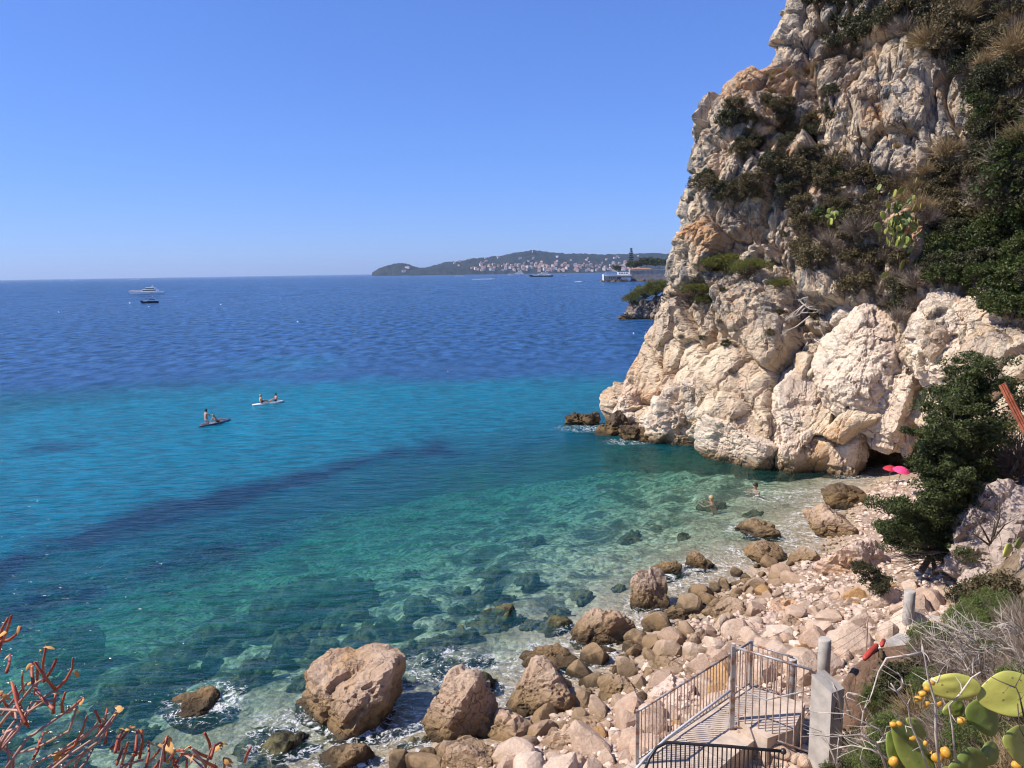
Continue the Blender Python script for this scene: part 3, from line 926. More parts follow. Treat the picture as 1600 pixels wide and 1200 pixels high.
scatter([(1288, -40), (1500, -60), (1480, 40), (1390, 50), (1300, 60), (1270, 20)], 20, ['dark', 'dark', 'olive'], 0.9, 1.9, "{k} shrub hanging over the topmost rock of the cliff", "shrubs along the top", bvhs=CB, seed=5)
scatter([(1270, 50), (1340, 50), (1345, 100), (1290, 95)], 5, ['dark', 'dry'], 0.7, 1.3, "{k} shrub tucked in the high crevice left of the round rock", "shrubs in the high crevice", bvhs=CB, seed=6)
scatter([(1400, 40), (1640, -40), (1640, 260), (1540, 210), (1520, 120), (1440, 80)], 62, ['straw', 'olive', 'olive', 'straw', 'dark', 'dry'], 1.0, 1.9, "{k} brush on the grassy slope at the upper right", "brush on the upper right slope", 'brush', 'bush', bvhs=CB, seed=7, mind=0.7)
scatter([(1480, 230), (1560, 250), (1560, 350), (1440, 350), (1390, 290)], 44, ['dry', 'straw', 'olive', 'dry'], 0.9, 1.6, "{k} brush right of the prickly pear on the cliff", "dry brush right of the prickly pear", 'brush', 'bush', bvhs=CB, seed=8)
scatter([(1525, 160), (1640, 200), (1640, 360), (1565, 350), (1540, 240)], 22, ['green', 'dark', 'green'], 1.0, 1.9, "{k} bush at the right edge above the big green mass", "green bushes at the right edge", 'green_bush', 'bush', bvhs=CB, seed=9)
scatter([(1450, 385), (1500, 355), (1640, 350), (1640, 525), (1590, 505), (1520, 462), (1455, 440)], 50, ['green', 'green', 'dark'], 0.85, 1.5, "{k} bush in the large mass right of the cliff", "dense green mass right of the cliff", 'green_bush', 'bush', bvhs=CB, seed=10, mind=0.7, out=0.5)
scatter([(1310, 490), (1350, 480), (1375, 505), (1340, 520)], 4, ['green', 'dark'], 0.5, 0.9, "small {k} bush on top of the big pale block", "small bushes on the big block", 'green_bush', 'bush', bvhs=CB, seed=11)
scatter([(1380, 440), (1450, 440), (1445, 495), (1385, 495)], 9, ['dark', 'olive', 'dry'], 0.7, 1.2, "{k} bush between the pale block and the green mass", "dark bushes above the block", 'dark_bush', 'bush', bvhs=CB, seed=12)
scatter([(1030, 500), (1280, 330), (1300, 560), (1060, 620)], 16, ['dark', 'dry', 'olive'], 0.2, 0.45, "tiny {k} tuft in a crack of the bare rock", "tufts in the bare rock", 'scrub_tuft', 'tuft', bvhs=CB, seed=13)
scatter([(1130, 120), (1160, 115), (1230, 70), (1330, 130), (1420, 250), (1300, 200)], 14, ['dark', 'dry', 'straw'], 0.35, 0.7, "small {k} tuft on the sunlit upper wall", "tufts on the upper wall", 'scrub_tuft', 'tuft', bvhs=CB, seed=14)
# sprawling pine on the rock face
for (x, y, s) in [(1085, 440, 1.3), (1105, 430, 1.5), (1130, 425, 1.6), (1155, 430, 1.6), (1180, 432, 1.4), (1100, 460, 1.2), (1205, 440, 1.0)]:
    p, nn = hit(x, y, CB)
    if nn @ ray(x, y) > 0: nn = -nn
    shrub('pine', p + nn * 0.9, s, "yellow green pine bough sprawling over the lower cliff face", "boughs of the sprawling pine", 'pine_bough', 'pine', flat=0.6)

# bleached dead branches hanging on the face
def dead_branch(p0, n, length, seed, mat, name, label, down=0.5, thick=0.05, group=None, spread=1.0):
    r = np.random.default_rng(seed); mb = MB()
    for i in range(n):
        q = np.array(p0, float) + r.normal(size=3) * 0.35
        d = np.array([r.normal() * spread, -0.35 + r.normal() * 0.3, r.uniform(-1, 1) - down]); d /= np.linalg.norm(d)
        pts = [q.copy()]; rr = [thick]
        k = r.integers(5, 9); L = length * r.uniform(0.5, 1.0) / k
        for j in range(k):
            d = d + r.normal(size=3) * 0.28; d /= np.linalg.norm(d); q = q + d * L
            pts.append(q.copy()); rr.append(thick * (1 - (j + 1) / (k + 0.6)))
            if j > 1:
                for _ in range(2):
                    e = d + r.normal(size=3) * 0.7; e /= np.linalg.norm(e)
                    mb.tube([q, q + e * L * 0.8, q + e * L * 1.5 + r.normal(size=3) * 0.15], [rr[-1] * 0.55, rr[-1] * 0.35, 0.004], 3, False)
        mb.tube(pts, rr, 4, False)
    o = mb.build(name, mat)
    return tag(o, label, "dead branch", group)
for (x, y, n, L, sd, lb) in [(1262, 470, 9, 3.2, 1, "bleached dead branches hanging in a fan on the pale cliff"), (1285, 520, 8, 2.6, 2, "tangle of grey dead branches just above the tall pale block"), (1330, 430, 7, 2.0, 3, "grey leafless branches among the dry bushes under the cactus"), (1510, 335, 6, 2.2, 4, "white bare branches above the big green bushes")]:
    p, nn = hit(x, y, CB)
    if nn @ ray(x, y) > 0: nn = -nn
    dead_branch(p + nn * 0.4, n, L, sd, M_DEADWOOD, "dead_branches", lb, 0.5)

# prickly pears on the cliff
def pad_mesh(r, w, h, th):
    n, F = ico(3)
    V = n.copy()
    z = V[:, 2]
    f = 0.72 + 0.36 * sstep(-1, 0.3, z)
    return np.column_stack([V[:, 0] * w * f, V[:, 1] * th, z * h]), F
t = NT("cactus_pad")
nz = t.noise(t.obj(), 7, 4, 0.6); rr_ = t.rand()
c = t.mix(t.maprange(nz, 0.3, 0.7), (0.085, 0.125, 0.022), (0.19, 0.22, 0.05))
c = t.mix(t.maprange(rr_, 0.35, 1, 0, 0.8), c, (0.36, 0.36, 0.07))
sp = t.maprange(t.voro(t.mapping(t.obj(), (1, 0.4, 1)), 26.0), 0.10, 0.16, 0.65, 0)
c = t.mix(sp, c, (0.30, 0.25, 0.12))
M_PAD = t.done(t.bsdf(c, 0.45, t.bump(nz, 0.3, 0.02), 0.4))
PADS = [make_mesh('pad', *pad_mesh(None, 0.5 * w, 0.5, 0.06), M_PAD, True) for w in (0.62, 0.72, 0.8)]
def far_cactus(px, py, n, spread, label, seed):
    p, nn = hit(px, py, CB)
    if nn @ ray(px, py) > 0: nn = -nn
    r = np.random.default_rng(seed)
    root = tag(empty("prickly_pear", p - ray(px, py) * 1.9), label, "cactus")
    for k in range(n):
        q = np.array([r.normal() * spread[0], -abs(r.normal()) * 0.3, r.normal() * spread[1]])
        put("pad", PADS[k % 3], root, q + np.array([0, -0.9, 0.3]), (r.normal() * 0.5, r.normal() * 0.7, r.uniform(0, 3.1)), r.uniform(0.36, 0.58))
far_cactus(1392, 355, 85, (0.55, 0.95), "large prickly pear with many pale pads on the cliff face", 5)
far_cactus(1289, 350, 9, (0.15, 0.45), "small prickly pear with few pads left of the large one", 6)

# the dark juniper on the beach
JP = [(1447, 548), (1475, 530), (1530, 545), (1560, 565), (1600, 575), (1600, 620), (1575, 660), (1572, 710), (1550, 765), (1532, 805), (1500, 850), (1470, 872), (1380, 868), (1362, 850), (1352, 805), (1362, 782), (1415, 760), (1430, 700), (1440, 650), (1438, 622), (1462, 592), (1448, 562)]
r = np.random.default_rng(77)
jbase = at_z(1475, 885, 2.9)
cl = []; BR = []
while len(BR) < 112:
    x, y = r.uniform(1340, 1600), r.uniform(525, 885)
    if len(BR) > 86: x, y = r.uniform(1425, 1545), r.uniform(690, 815)
    if not in_poly(np.array([x]), np.array([y]), JP)[0]: continue
    f = np.clip((880 - y) / 340, 0.02, 1)
    ax = at_y(1478 + 14 * f, 885 - 330 * max(0.05, f - 0.16), jbase[1] + 0.6)        # where the bough leaves the stem
    tp = at_y(x, y, jbase[1] - 0.7 * (y > 740) * (x > 1460) + 0.6 + r.normal() * 0.95)
    BR.append((ax, tp))
    n_ = r.integers(5, 11)
    side = r.normal(size=3) * 0.30; side[2] *= 0.4
    for k in range(n_):
        tt = 0.30 + 0.70 * (k + r.random()) / n_
        cl.append(ax + (tp - ax) * tt + side * r.normal() + np.array([0, 0, 0.18 * math.sin(tt * 3) + r.normal() * 0.07]))
cl = np.array(cl)
per = 200
rad = r.uniform(0.15, 0.36, len(cl))
P = (cl[:, None, :] + ball(len(cl) * per, r, 0.3, 1).reshape(len(cl), per, 3) * rad[:, None, None] * np.array([1.25, 1.25, 0.7])).reshape(-1, 3)
V, F = leaves(P, 0.047, r, 0.6, 0.3)
jun = tag(empty("juniper_tree", jbase), "tall dark green juniper leaning over the pink stones", "tree")
put("crown", make_mesh("crown", V - jbase, F, LM['juniper']), jun)
mb = MB()
for k in range(7):
    tgt = cl[r.integers(len(cl))] - jbase
    s0 = np.array([r.normal() * 0.25, r.normal() * 0.25, -0.3])
    m = s0 * 0.4 + tgt * 0.45 + r.normal(size=3) * 0.3
    mb.tube([s0, m, tgt], [0.11, 0.07, 0.02], 7)
mb.build("trunk", M_BARK, jun)
mb = MB()
for a_, b_ in BR:
    a_, b_ = a_ - jbase, b_ - jbase
    mb.tube([a_, (a_ + b_) / 2 + r.normal(size=3) * 0.12, b_], [0.04, 0.025, 0.006], 4, False)
mb.build("branches", M_BARK, jun)
# its bare skirt of dead twigs
mb = MB()
for k in range(130):
    a = at_y(r.uniform(1425, 1490), r.uniform(850, 885), jbase[1] + r.normal() * 0.5) - jbase
    d = np.array([-r.uniform(0.3, 1.2), r.normal() * 0.4, r.uniform(-0.25, 0.4)])
    mb.tube([a, a + d * 0.5 + r.normal(size=3) * 0.06, a + d], [0.014, 0.009, 0.003], 3, False)
mb.build("dead_twigs", M_BARK, jun)

# ------------------------------------------------------------------ blocks of the cliff foot
def block(x0, x1, y0, y1, seed, depth=0.8, mat=M_BLOCK, inset=0.35, rot=0.0, planes=10, name="rock_block", sink=None):
    cx, cyy = (x0 + x1) / 2, (y0 + y1) / 2
    p, nn = hit(cx, cyy, CB)
    s = px_scale(p)
    w, h = (x1 - x0) * s, (y1 - y0) * s
    D = w * depth
    v = ray(cx, cyy)
    c = p + v * D * inset
    Vb, Fb = boulder_verts(6 if (x1 - x0) > 84 else 5, seed, planes, 44, 0.06, 0.02, (w / 2 * 1.2, D / 2 * 1.2, h / 2 * 1.2))
    o = put(name, make_mesh(name, Vb, Fb, mat, False), cliff, c, (0, rot, math.atan2(-v[0], v[1])))
    return o
block(1190, 1300, 595, 760, 301, 0.9, inset=0.25)
block(1195, 1290, 700, 762, 311, 0.8, inset=0.22)
block(1285, 1348, 650, 755, 302, 0.9, inset=0.25)
block(1290, 1400, 490, 650, 303, 0.9, inset=0.30)
block(1345, 1470, 525, 690, 304, 0.9, inset=0.28)
block(1300, 1375, 445, 520, 305, 0.8, inset=0.35)
block(1440, 1560, 455, 600, 306, 0.8, inset=0.45)
block(1020, 1130, 590, 715, 307, 0.9, inset=0.38)
block(1100, 1215, 640, 742, 308, 0.8, inset=0.36, rot=0.3)
block(1060, 1180, 560, 640, 309, 0.8, inset=0.45, rot=-0.4)
block(945, 1040, 590, 680, 310, 0.8, inset=0.45)
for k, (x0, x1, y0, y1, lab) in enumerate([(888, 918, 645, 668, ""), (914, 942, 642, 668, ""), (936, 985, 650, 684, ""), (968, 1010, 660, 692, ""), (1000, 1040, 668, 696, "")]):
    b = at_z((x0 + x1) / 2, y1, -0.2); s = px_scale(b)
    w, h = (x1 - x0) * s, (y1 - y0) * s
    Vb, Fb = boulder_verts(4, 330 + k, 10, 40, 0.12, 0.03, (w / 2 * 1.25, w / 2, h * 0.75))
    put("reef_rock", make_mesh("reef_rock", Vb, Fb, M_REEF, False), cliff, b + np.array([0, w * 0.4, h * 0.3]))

# rocks on the hillside at the right edge
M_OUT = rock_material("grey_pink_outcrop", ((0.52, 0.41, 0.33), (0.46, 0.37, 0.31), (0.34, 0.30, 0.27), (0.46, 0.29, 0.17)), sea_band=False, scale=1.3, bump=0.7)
def outcrop(x0, x1, y0, y1, Y, seed, label):
    c = at_y((x0 + x1) / 2, (y0 + y1) / 2, Y); s = px_scale(c)
    w, h = (x1 - x0) * s, (y1 - y0) * s
    Vb, Fb = boulder_verts(5, seed, 11, 30, 0.08, 0.03, (w / 2 * 1.15, w / 2, h / 2 * 1.2))
    tag(put("rock_outcrop", make_mesh("rock_outcrop", Vb, Fb, M_OUT, False), None, c), label, "rock")
outcrop(1478, 1610, 768, 935, 24.5, 351, "big pale grey outcrop at the right edge beside the juniper")
outcrop(1555, 1650, 740, 850, 25.5, 352, "reddish rock top behind the pale outcrop at the right edge")
outcrop(1575, 1660, 845, 950, 22.0, 353, "darker grey rock in front of the pale outcrop at the right edge")
outcrop(1495, 1560, 895, 950, 22.6, 354, "small buff rock at the foot of the pale outcrop")

# ------------------------------------------------------------------ stones of the beach
STONE = [make_mesh("stone", *boulder_verts(3, 400 + k, 9, 60, 0.09, 0, (1.1, r_ * 1.1, s_ * 1.1)), M_STONE, False) for k, (r_, s_) in enumerate([(0.8, 0.6), (0.9, 0.75), (0.65, 0.6), (0.95, 0.7), (0.75, 0.55), (0.85, 0.8), (0.7, 0.7), (0.9, 0.5), (0.6, 0.75), (0.8, 0.65)])]
def scatter_stones(poly, n, r0, r1, seed, sizes=None, taken=None, power=2.2, zmin=-9, name="stone", meshes=STONE, sink=0.25, over=0.78):
    rr = random.Random(seed); placed = taken if taken is not None else []
    xs = [a for a, b in poly]; ys = [b for a, b in poly]
    rads = sorted([r0 + (r1 - r0) * rr.random() ** power for _ in range(n)], reverse=True)
    k = 0
    for rad in rads:
        for _ in range(40):
            x, y = rr.uniform(min(xs), max(xs)), rr.uniform(min(ys), max(ys))
            if not in_poly(np.array([x]), np.array([y]), poly)[0]: continue
            p, nn = hit(x, y, (BVH_BEACH,))
            if p is None or p[2] < zmin: continue
            if any((p[0] - a) ** 2 + (p[1] - b) ** 2 < (over * (rad + w)) ** 2 for a, b, w in placed): continue
            placed.append((p[0], p[1], rad))
            put(name, meshes[k % len(meshes)], beach, (p[0], p[1], p[2] + rad * sink), (rr.uniform(-.5, .5), rr.uniform(-.5, .5), rr.uniform(0, 6.28)), rad * 1.15)
            k += 1
            break
    return placed
taken = [(a, b, w * 0.8) for a, b, w in BPOS]
BANK = [(1235, 915), (1290, 925), (1390, 915), (1490, 890), (1500, 940), (1440, 985), (1385, 1000), (1310, 1045), (1245, 1075), (1130, 1120), (1010, 1190), (930, 1215), (690, 1215), (760, 1175), (900, 1135), (950, 1095), (1020, 1045), (1075, 1030), (1110, 985), (1160, 945)]
scatter_stones(BANK, 215, 0.12, 0.56, 1, taken=taken, power=2.8, over=0.72)
SHALLOW = [(1225, 870), (1270, 905), (1160, 945), (1105, 985), (1075, 1035), (1020, 1050), (950, 1100), (890, 1140), (760, 1180), (620, 1215), (560, 1215), (700, 1165), (830, 1110), (900, 1040), (980, 990), (1060, 950), (1130, 900)]
scatter_stones(SHALLOW, 85, 0.14, 0.48, 2, taken=taken)
# gravel between them: far too many to count
r = np.random.default_rng(5)
n, Fi = ico(1)
GX, GY = [], []
bank_w = [tuple(at_z(x, y, 1.0)[:2]) for x, y in BANK + []]
zone = [(22, 45.5), (25, 41), (20.5, 34), (17, 28), (13.6, 22.6), (9.5, 18), (6, 14.5), (2, 13.5), (-4, 14), (-5.5, 17.5), (1.5, 22), (4.2, 25.5), (8.3, 30), (14, 34), (16.3, 38)]
zx = [a for a, b in zone]; zy = [b for a, b in zone]
C = np.column_stack([r.uniform(min(zx), max(zx), 26000), r.uniform(min(zy), max(zy), 26000)])
C = C[in_poly(C[:, 0], C[:, 1], zone)]
C = C[:9000]
zc0 = beach_z(C)
rad = 0.035 + 0.15 * r.random(len(C)) ** 2.4
shape = r.uniform(0.6, 1.15, (len(C), len(n), 1))
Vp = (C.shape[0] and (n[None] * shape * np.stack([np.ones(len(C)), r.uniform(.6, 1, len(C)), r.uniform(.45, .8, len(C))], 1)[:, None, :] * rad[:, None, None]))
ang = r.uniform(0, 6.28, len(C)); ca_, sa_ = np.cos(ang)[:, None], np.sin(ang)[:, None]
Vp = np.stack([Vp[..., 0] * ca_ - Vp[..., 1] * sa_, Vp[..., 0] * sa_ + Vp[..., 1] * ca_, Vp[..., 2]], -1)
Vp = Vp + np.column_stack([C, zc0 + rad * 0.25])[:, None, :]
Fp = (Fi[None] + (np.arange(len(C)) * len(n))[:, None, None]).reshape(-1, 3)
t = NT("gravel"); isl = t.n('NewGeometry').outputs['Random Per Island']
c = t.mix(isl, (0.48, 0.35, 0.26), (0.68, 0.55, 0.44))
c = t.mix(t.math('GREATER_THAN', isl, 0.9), c, (0.30, 0.20, 0.13))
c = t.mix(t.maprange(t.sep(t.pos())[2], 0.1, 0.45, 0.8, 0), c, (0.22, 0.15, 0.08))
M_GRAVEL = t.done(t.bsdf(c, 0.9, None, 0.25))
tag(put("gravel", make_mesh("gravel", Vp.reshape(-1, 3), Fp, M_GRAVEL), beach), kind="stuff")
# rocks under the water
t = NT("weedy_rock"); p = t.pos(); nz = t.noise(p, 2.2, 6, 0.65)
c = t.mix(t.maprange(nz, 0.35, 0.65), (0.014, 0.013, 0.010), (0.15, 0.135, 0.065))
M_WEEDY = t.done(t.bsdf(c, 0.9, t.bump(nz, 0.8, 0.2), 0.2))
WEEDY = [make_mesh("submerged_rock", *boulder_verts(4, 460 + k, 10, 30, 0.11, 0, (1, 0.75, 0.5)), M_WEEDY, True) for k in range(5)]
rs = random.Random(9)
def sunk(x, y, rad, top=None):
    q = at_z(x, y, 0)
    p, nn = hit(x, y, (BVH_BEACH,))
    z = ground_z(q[0], q[1]) 
    zt = z + rad * 0.15
    if top is not None: zt = top - rad * 0.42
    put("submerged_rock", WEEDY[rs.randrange(5)], beach, (q[0], q[1], zt), (rs.uniform(-.2, .2), rs.uniform(-.2, .2), rs.uniform(-0.2, 0.9)), (rad, rad, rad))
for (x, y, rad, top) in [(425, 918, 1.9, -0.42), (590, 958, 1.6, -0.25), (480, 900, 1.3, -0.4), (650, 925, 1.0, -0.35), (330, 960, 1.3, -0.4), (200, 1040, 1.4, -0.4), (395, 1035, 1.0, -0.15), (520, 1020, 0.9, -0.25), (545, 885, 1.3, -0.4), (270, 1000, 1.2, -0.5), (400, 1150, 1.2, -0.1), (250, 1165, 1.0, -0.35),
                          (720, 978, 0.8, -0.2), (690, 990, 0.9, -0.15), (745, 1020, 0.7, -0.12), (825, 890, 0.7, -0.2), (760, 905, 0.8, -0.3), (870, 950, 0.7, -0.1), (910, 918, 0.6, -0.15), (640, 990, 0.9, -0.3), (100, 965, 1.7, -0.6), (130, 1105, 1.4, -0.4), (1115, 775, 0.9, -0.3), (1180, 790, 0.8, -0.3), (430, 1190, 0.7, -0.05), (700, 1030, 0.6, 0.0), (640, 1160, 0.7, 0.1)]:
    sunk(x, y, rad, top)
for k in range(170):
    x, y = rs.uniform(-30, 1150), rs.uniform(790, 1190)
    if y < 1010 - 0.27 * x + rs.uniform(-30, 60) or (y > 1180 - (x - 640) * 0.42 if x > 640 else False): continue
    if any(abs(x - (b[0] + b[1]) / 2) < (b[1] - b[0]) * 0.6 and abs(y - b[3]) < 70 for b in BOULDERS): continue
    sunk(x, y, rs.uniform(0.3, 0.95))

# ------------------------------------------------------------------ path, fence, gate, posts
M_CONC = simple("weathered_concrete", (0.42, 0.38, 0.33), 0.85, 0.18, 3.5, 0.3, bump=0.3)
M_CONC2 = simple("tan_concrete", (0.50, 0.40, 0.31), 0.9, 0.2, 2.5, 0.3, bump=0.35)
t = NT("galvanised_steel"); p = t.obj(); nz = t.noise(p, 5, 5, 0.6)
c = t.mix(t.maprange(nz, 0.46, 0.60), (0.36, 0.36, 0.365), (0.26, 0.13, 0.07))
M_STEEL = t.done(t.bsdf(c, 0.5, None, 0.5, Metallic=0.3))
M_RUSTBAR = simple("rusty_bar", (0.34, 0.235, 0.18), 0.7, 0.35, 8, 0.4)
M_BLACK = simple("black_painted_steel", (0.018, 0.018, 0.02), 0.4, 0.2, 6, 0.5)
M_REDPAINT = simple("faded_red_plastic", (0.42, 0.055, 0.035), 0.6, 0.2, 4, 0.4)
def prism(name, pts_xy, z0, z1, mat, parent=None):
    n = len(pts_xy)
    V = [(x, y, z0) for x, y in pts_xy] + [(x, y, z1) for x, y in pts_xy]
    F = [tuple(range(n - 1, -1, -1)), tuple(range(n, 2 * n))] + [(i, (i + 1) % n, n + (i + 1) % n, n + i) for i in range(n)]
    return put(name, make_mesh(name, V, F, mat), parent)
def pxy(pts, z): return [tuple(at_z(x, y, z)[:2]) for x, y in pts]
ZP = 2.75
A0, CORN, GP = at_z(998, 1191, ZP), at_z(1172, 1072, ZP), at_z(1236, 1094, ZP)
A1, PB = at_z(1143, 1138, ZP), at_z(1262, 1181, ZP)
# walkway of slabs along the fence, landing, earth bank, path by the post
wk = tag(empty("concrete_walkway", (A0 + CORN) / 2), "narrow pale concrete walkway running up beside the grey fence", "walkway")
dw = (CORN - A0); L = np.linalg.norm(dw[:2]); du = dw / L; dn = np.array([du[1], -du[0], 0])
st = A0 - du * 1.0; n_sl = 7
for k in range(n_sl):
    a = st + du * (L + 1.2) * k / n_sl; b = st + du * ((L + 1.2) * (k + 1) / n_sl - 0.02)
    c0 = (A0 + CORN) / 2
    pts = [a - dn * 0.12, b - dn * 0.12, b + dn * 1.25, a + dn * 1.25]
    prism("slab", [(q[0] - c0[0], q[1] - c0[1]) for q in pts], -0.9, -0.02 + 0.012 * (k % 2), M_CONC2, wk)
tag(prism("landing_slab", pxy([(1152, 1127), (1202, 1083), (1258, 1100), (1240, 1141), (1199, 1155)], ZP + .2), 1.8, ZP + 0.22, M_CONC2), "flat tan concrete landing behind the gate bars", "slab")
t = NT("brown_earth"); p = t.pos(); nz = t.noise(p, 3.5, 6, 0.65)
M_EARTH = t.done(t.bsdf(t.mix(nz, (0.13, 0.075, 0.045), (0.25, 0.155, 0.10)), 0.95, t.bump(nz, 0.9, 0.15), 0.2))
eb = [(1300, 1080), (1318, 1045), (1368, 1008), (1425, 1008), (1475, 1010), (1455, 1060), (1400, 1095), (1345, 1130), (1300, 1130)]
r = np.random.default_rng(3)
ebw = pxy(eb, 2.7); ec = np.mean(ebw, 0)
V = []; rings = 9; F = []
for k in range(rings + 1):
    f = 1 - k / rings
    for (x, y) in ebw:
        V.append((ec[0] + (x - ec[0]) * f, ec[1] + (y - ec[1]) * f, 2.05 + 0.75 * min(1, (1 - f) * 5) + 0.07 * r.normal()))
m = len(ebw)
for k in range(rings):
    for j in range(m): F.append((k * m + j, k * m + (j + 1) % m, (k + 1) * m + (j + 1) % m, (k + 1) * m + j))
tag(put("earth_bank", make_mesh("earth_bank", V, F, M_EARTH, True)), "bare brown earth bank beside the concrete pillar", kind="structure")
pth = tag(empty("concrete_path", at_z(1430, 995, 2.55)), "pale concrete path of joined slabs at the foot of the shrubs", "path")
po = np.array(pth.location)
for quad in ([(1383, 1002), (1413, 984), (1447, 991), (1420, 1013)], [(1414.5, 983), (1446, 966), (1484, 972), (1448.5, 990)], [(1447, 965.5), (1478, 948), (1515, 955), (1485.5, 971.5)]):
    prism("slab", [(x - po[0], y - po[1]) for x, y in pxy(quad, 2.55)], -0.6, 0.0 + random.uniform(-.01, .02), M_CONC, pth)

def bar_fence(name, a, b, h, bar_mat, rail_mat, gap, label, posts=(), bar_r=0.013, rail_r=0.025, low=0.08, post_r=0.035, lat=True, cat="fence"):
    a, b = np.asarray(a, float), np.asarray(b, float)
    root = tag(empty(name, a), label, cat)
    d = b - a; L = np.linalg.norm(d); n = int(L / gap)
    bm = MB().tube([(0, 0, low), (0, 0, h)], bar_r, 6).mesh("bar", bar_mat)
    for k in range(1, n):
        put("bar", bm, root, d * k / n)
    MB().tube([(0, 0, h), d + np.array([0, 0, h])], rail_r, 8).build("top_rail", rail_mat, root, True)
    MB().tube([(0, 0, low), d + np.array([0, 0, low])], rail_r * 0.8, 8).build("bottom_rail", rail_mat, root, True)
    for f in posts:
        q = d * f
        MB().box((q[0], q[1], h / 2 - 0.05), (post_r * 2, post_r * 2, h + 0.16)).build("post", M_STEEL, root)
    return root
bar_fence("bar_fence", A0 - du * 0.05, CORN, 1.17, M_RUSTBAR, M_STEEL, 0.125, "long grey steel bar fence along the seaward side of the walkway", (0.0, 1.0))
bar_fence("bar_fence", CORN + np.array([0.04, -0.03, 0]), GP, 1.1, M_RUSTBAR, M_STEEL, 0.115, "short rusty bar fence from the far corner to the steel post", ())
gate = bar_fence("bar_gate", A1, PB, 1.95, M_RUSTBAR, M_STEEL, 0.15, "tall steel bar gate between its grey post and the concrete pillar", (0.0,), 0.016, 0.028, 0.1, 0.05, cat="gate")
gd = PB - A1
MB().tube([(0, 0, 1.05), gd * 0.45 + np.array([0, 0, 0.95]), gd + np.array([0, 0, 1.5])], 0.02, 6).build("brace", M_STEEL, gate)
tag(MB().tube([at_z(985, 1212, ZP + .95), at_z(1008, 1185, ZP + .95), at_z(1040, 1155, ZP + .95), at_z(1090, 1117, ZP + .98), at_z(1143, 1078, ZP + 1.0)], 0.028, 8).build("handrail", simple("pale_painted_rail", (0.55, 0.55, 0.55), 0.5), None, True), "pale round handrail rising along the walkway to the gate post", "handrail")
# front railing, black, cut by the frame
bp = [at_y(1005, 1212, 12.6), at_y(1014, 1186, 12.75), at_y(1026, 1168, 12.85), at_y(1042, 1160, 12.9), at_y(1136, 1166, 12.8), at_y(1224, 1174, 12.7)]
br = tag(empty("black_railing", bp[3]), "black steel railing with curved end across the bottom of the frame", "railing")
MB().tube([q - bp[3] for q in bp], 0.03, 8).build("top_rail", M_BLACK, br, True)
bm = MB().tube([(0, 0, 0), (0, 0, -1.1)], 0.013, 6).mesh("bar", M_BLACK)
seg = [bp[3], bp[4], bp[5]]
for k in range(27):
    f = k / 26 * 2
    i = min(int(f), 1); q = seg[i] + (seg[i + 1] - seg[i]) * (f - i)
    put("bar", bm, br, q - bp[3])
for f in (0.25, 0.5, 0.75):
    q = bp[1] + (bp[3] - bp[1]) * f
    put("bar", bm, br, q - bp[3] - np.array([0, 0, 0.02]))
MB().lathe(bp[5] - bp[3], [(0.0, -0.05), (0.05, -0.03), (0.055, 0.0), (0.04, 0.04), (0.0, 0.05)], 12).build("end_knob", M_BLACK, br, True)
MB().tube([bp[3] - bp[3] + np.array([0, 0, -1.05]), bp[4] - bp[3] + np.array([0, 0, -1.05]), bp[5] - bp[3] + np.array([0, 0, -1.05])], 0.022, 8).build("bottom_rail", M_BLACK, br)
mb = MB()
for k in range(60):
    q = seg[0] + (seg[2] - seg[0]) * k / 59 - bp[3] + np.array([0, 0.02, 0])
    mb.tube([q + np.array([0, 0, -0.25]), q + np.array([0, 0, -1.05])], 0.0025, 3, False)
for k in range(22):
    z_ = -0.25 - k * 0.037
    mb.tube([np.array([0, 0.02, z_]), seg[2] - bp[3] + np.array([0, 0.02, z_])], 0.0025, 3, False)
mb.build("wire_mesh", M_STEEL, br)

# low stone wall under the gate
lw = tag(empty("stone_wall", A1), "low rough stone wall under the tall bar gate", "wall")
rr = random.Random(4)
for row in range(3):
    for k in range(13):
        f = (k + (row % 2) * 0.5) / 13
        q = gd * f + np.array([0, 0, -0.12 - row * 0.2]) + np.array([rr.uniform(-.03, .03), -0.02 - row * 0.06 + rr.uniform(-.03, .03), rr.uniform(-.02, .02)])
        put("stone", STONE[rr.randrange(10)], lw, q, (rr.uniform(-.3, .3), rr.uniform(-.3, .3), rr.uniform(0, 6)), rr.uniform(0.13, 0.19))

# concrete pillar with a bevelled cap and a wire's cast shadow built as dark strips
pc = at_z(1288, 1192, ZP - 0.1); pr = 0.62
pil = tag(empty("concrete_pillar", pc, 0.62), "square grey concrete pillar with a sloping cap beside the gate", "pillar")
V = [(x * .75, y * .75, z * .95) for x, y, z in [(-.31, -.31, -.6), (.31, -.31, -.6), (.31, .31, -.6), (-.31, .31, -.6), (-.31, -.31, 1.86), (.31, -.31, 1.80), (.31, .31, 2.02), (-.31, .31, 2.08)]]
put("shaft", make_mesh("shaft", V, [(3, 2, 1, 0), (4, 5, 6, 7), (0, 1, 5, 4), (1, 2, 6, 5), (2, 3, 7, 6), (3, 0, 4, 7)], M_CONC), pil)
MB().tube([(-0.14, -0.236, 1.2), (-0.06, -0.236, 1.5), (0.15, -0.236, 0.98)], 0.007, 4).build("wire_shadow", M_BLACK, pil)
def post(px, pyb, z, rad, h, mat, label, cap=True):
    b = at_z(px, pyb, z)
    root = tag(empty("round_post", b), label, "post")
    MB().lathe((0, 0, 0), [(rad, -0.7), (rad, h - 0.02), (rad * 0.94, h)], 18).build("shaft", mat, root, True)
    MB().lathe((0, 0, h - 0.004), [(rad * 0.93, 0), (rad * 0.9, 0.012), (0.01, 0.014)], 18).build("top", M_CONC, root)
    return root, b
_, p1 = post(1418, 984, 2.55, 0.155, 1.18, M_CONC, "round concrete post standing alone on the pale path")
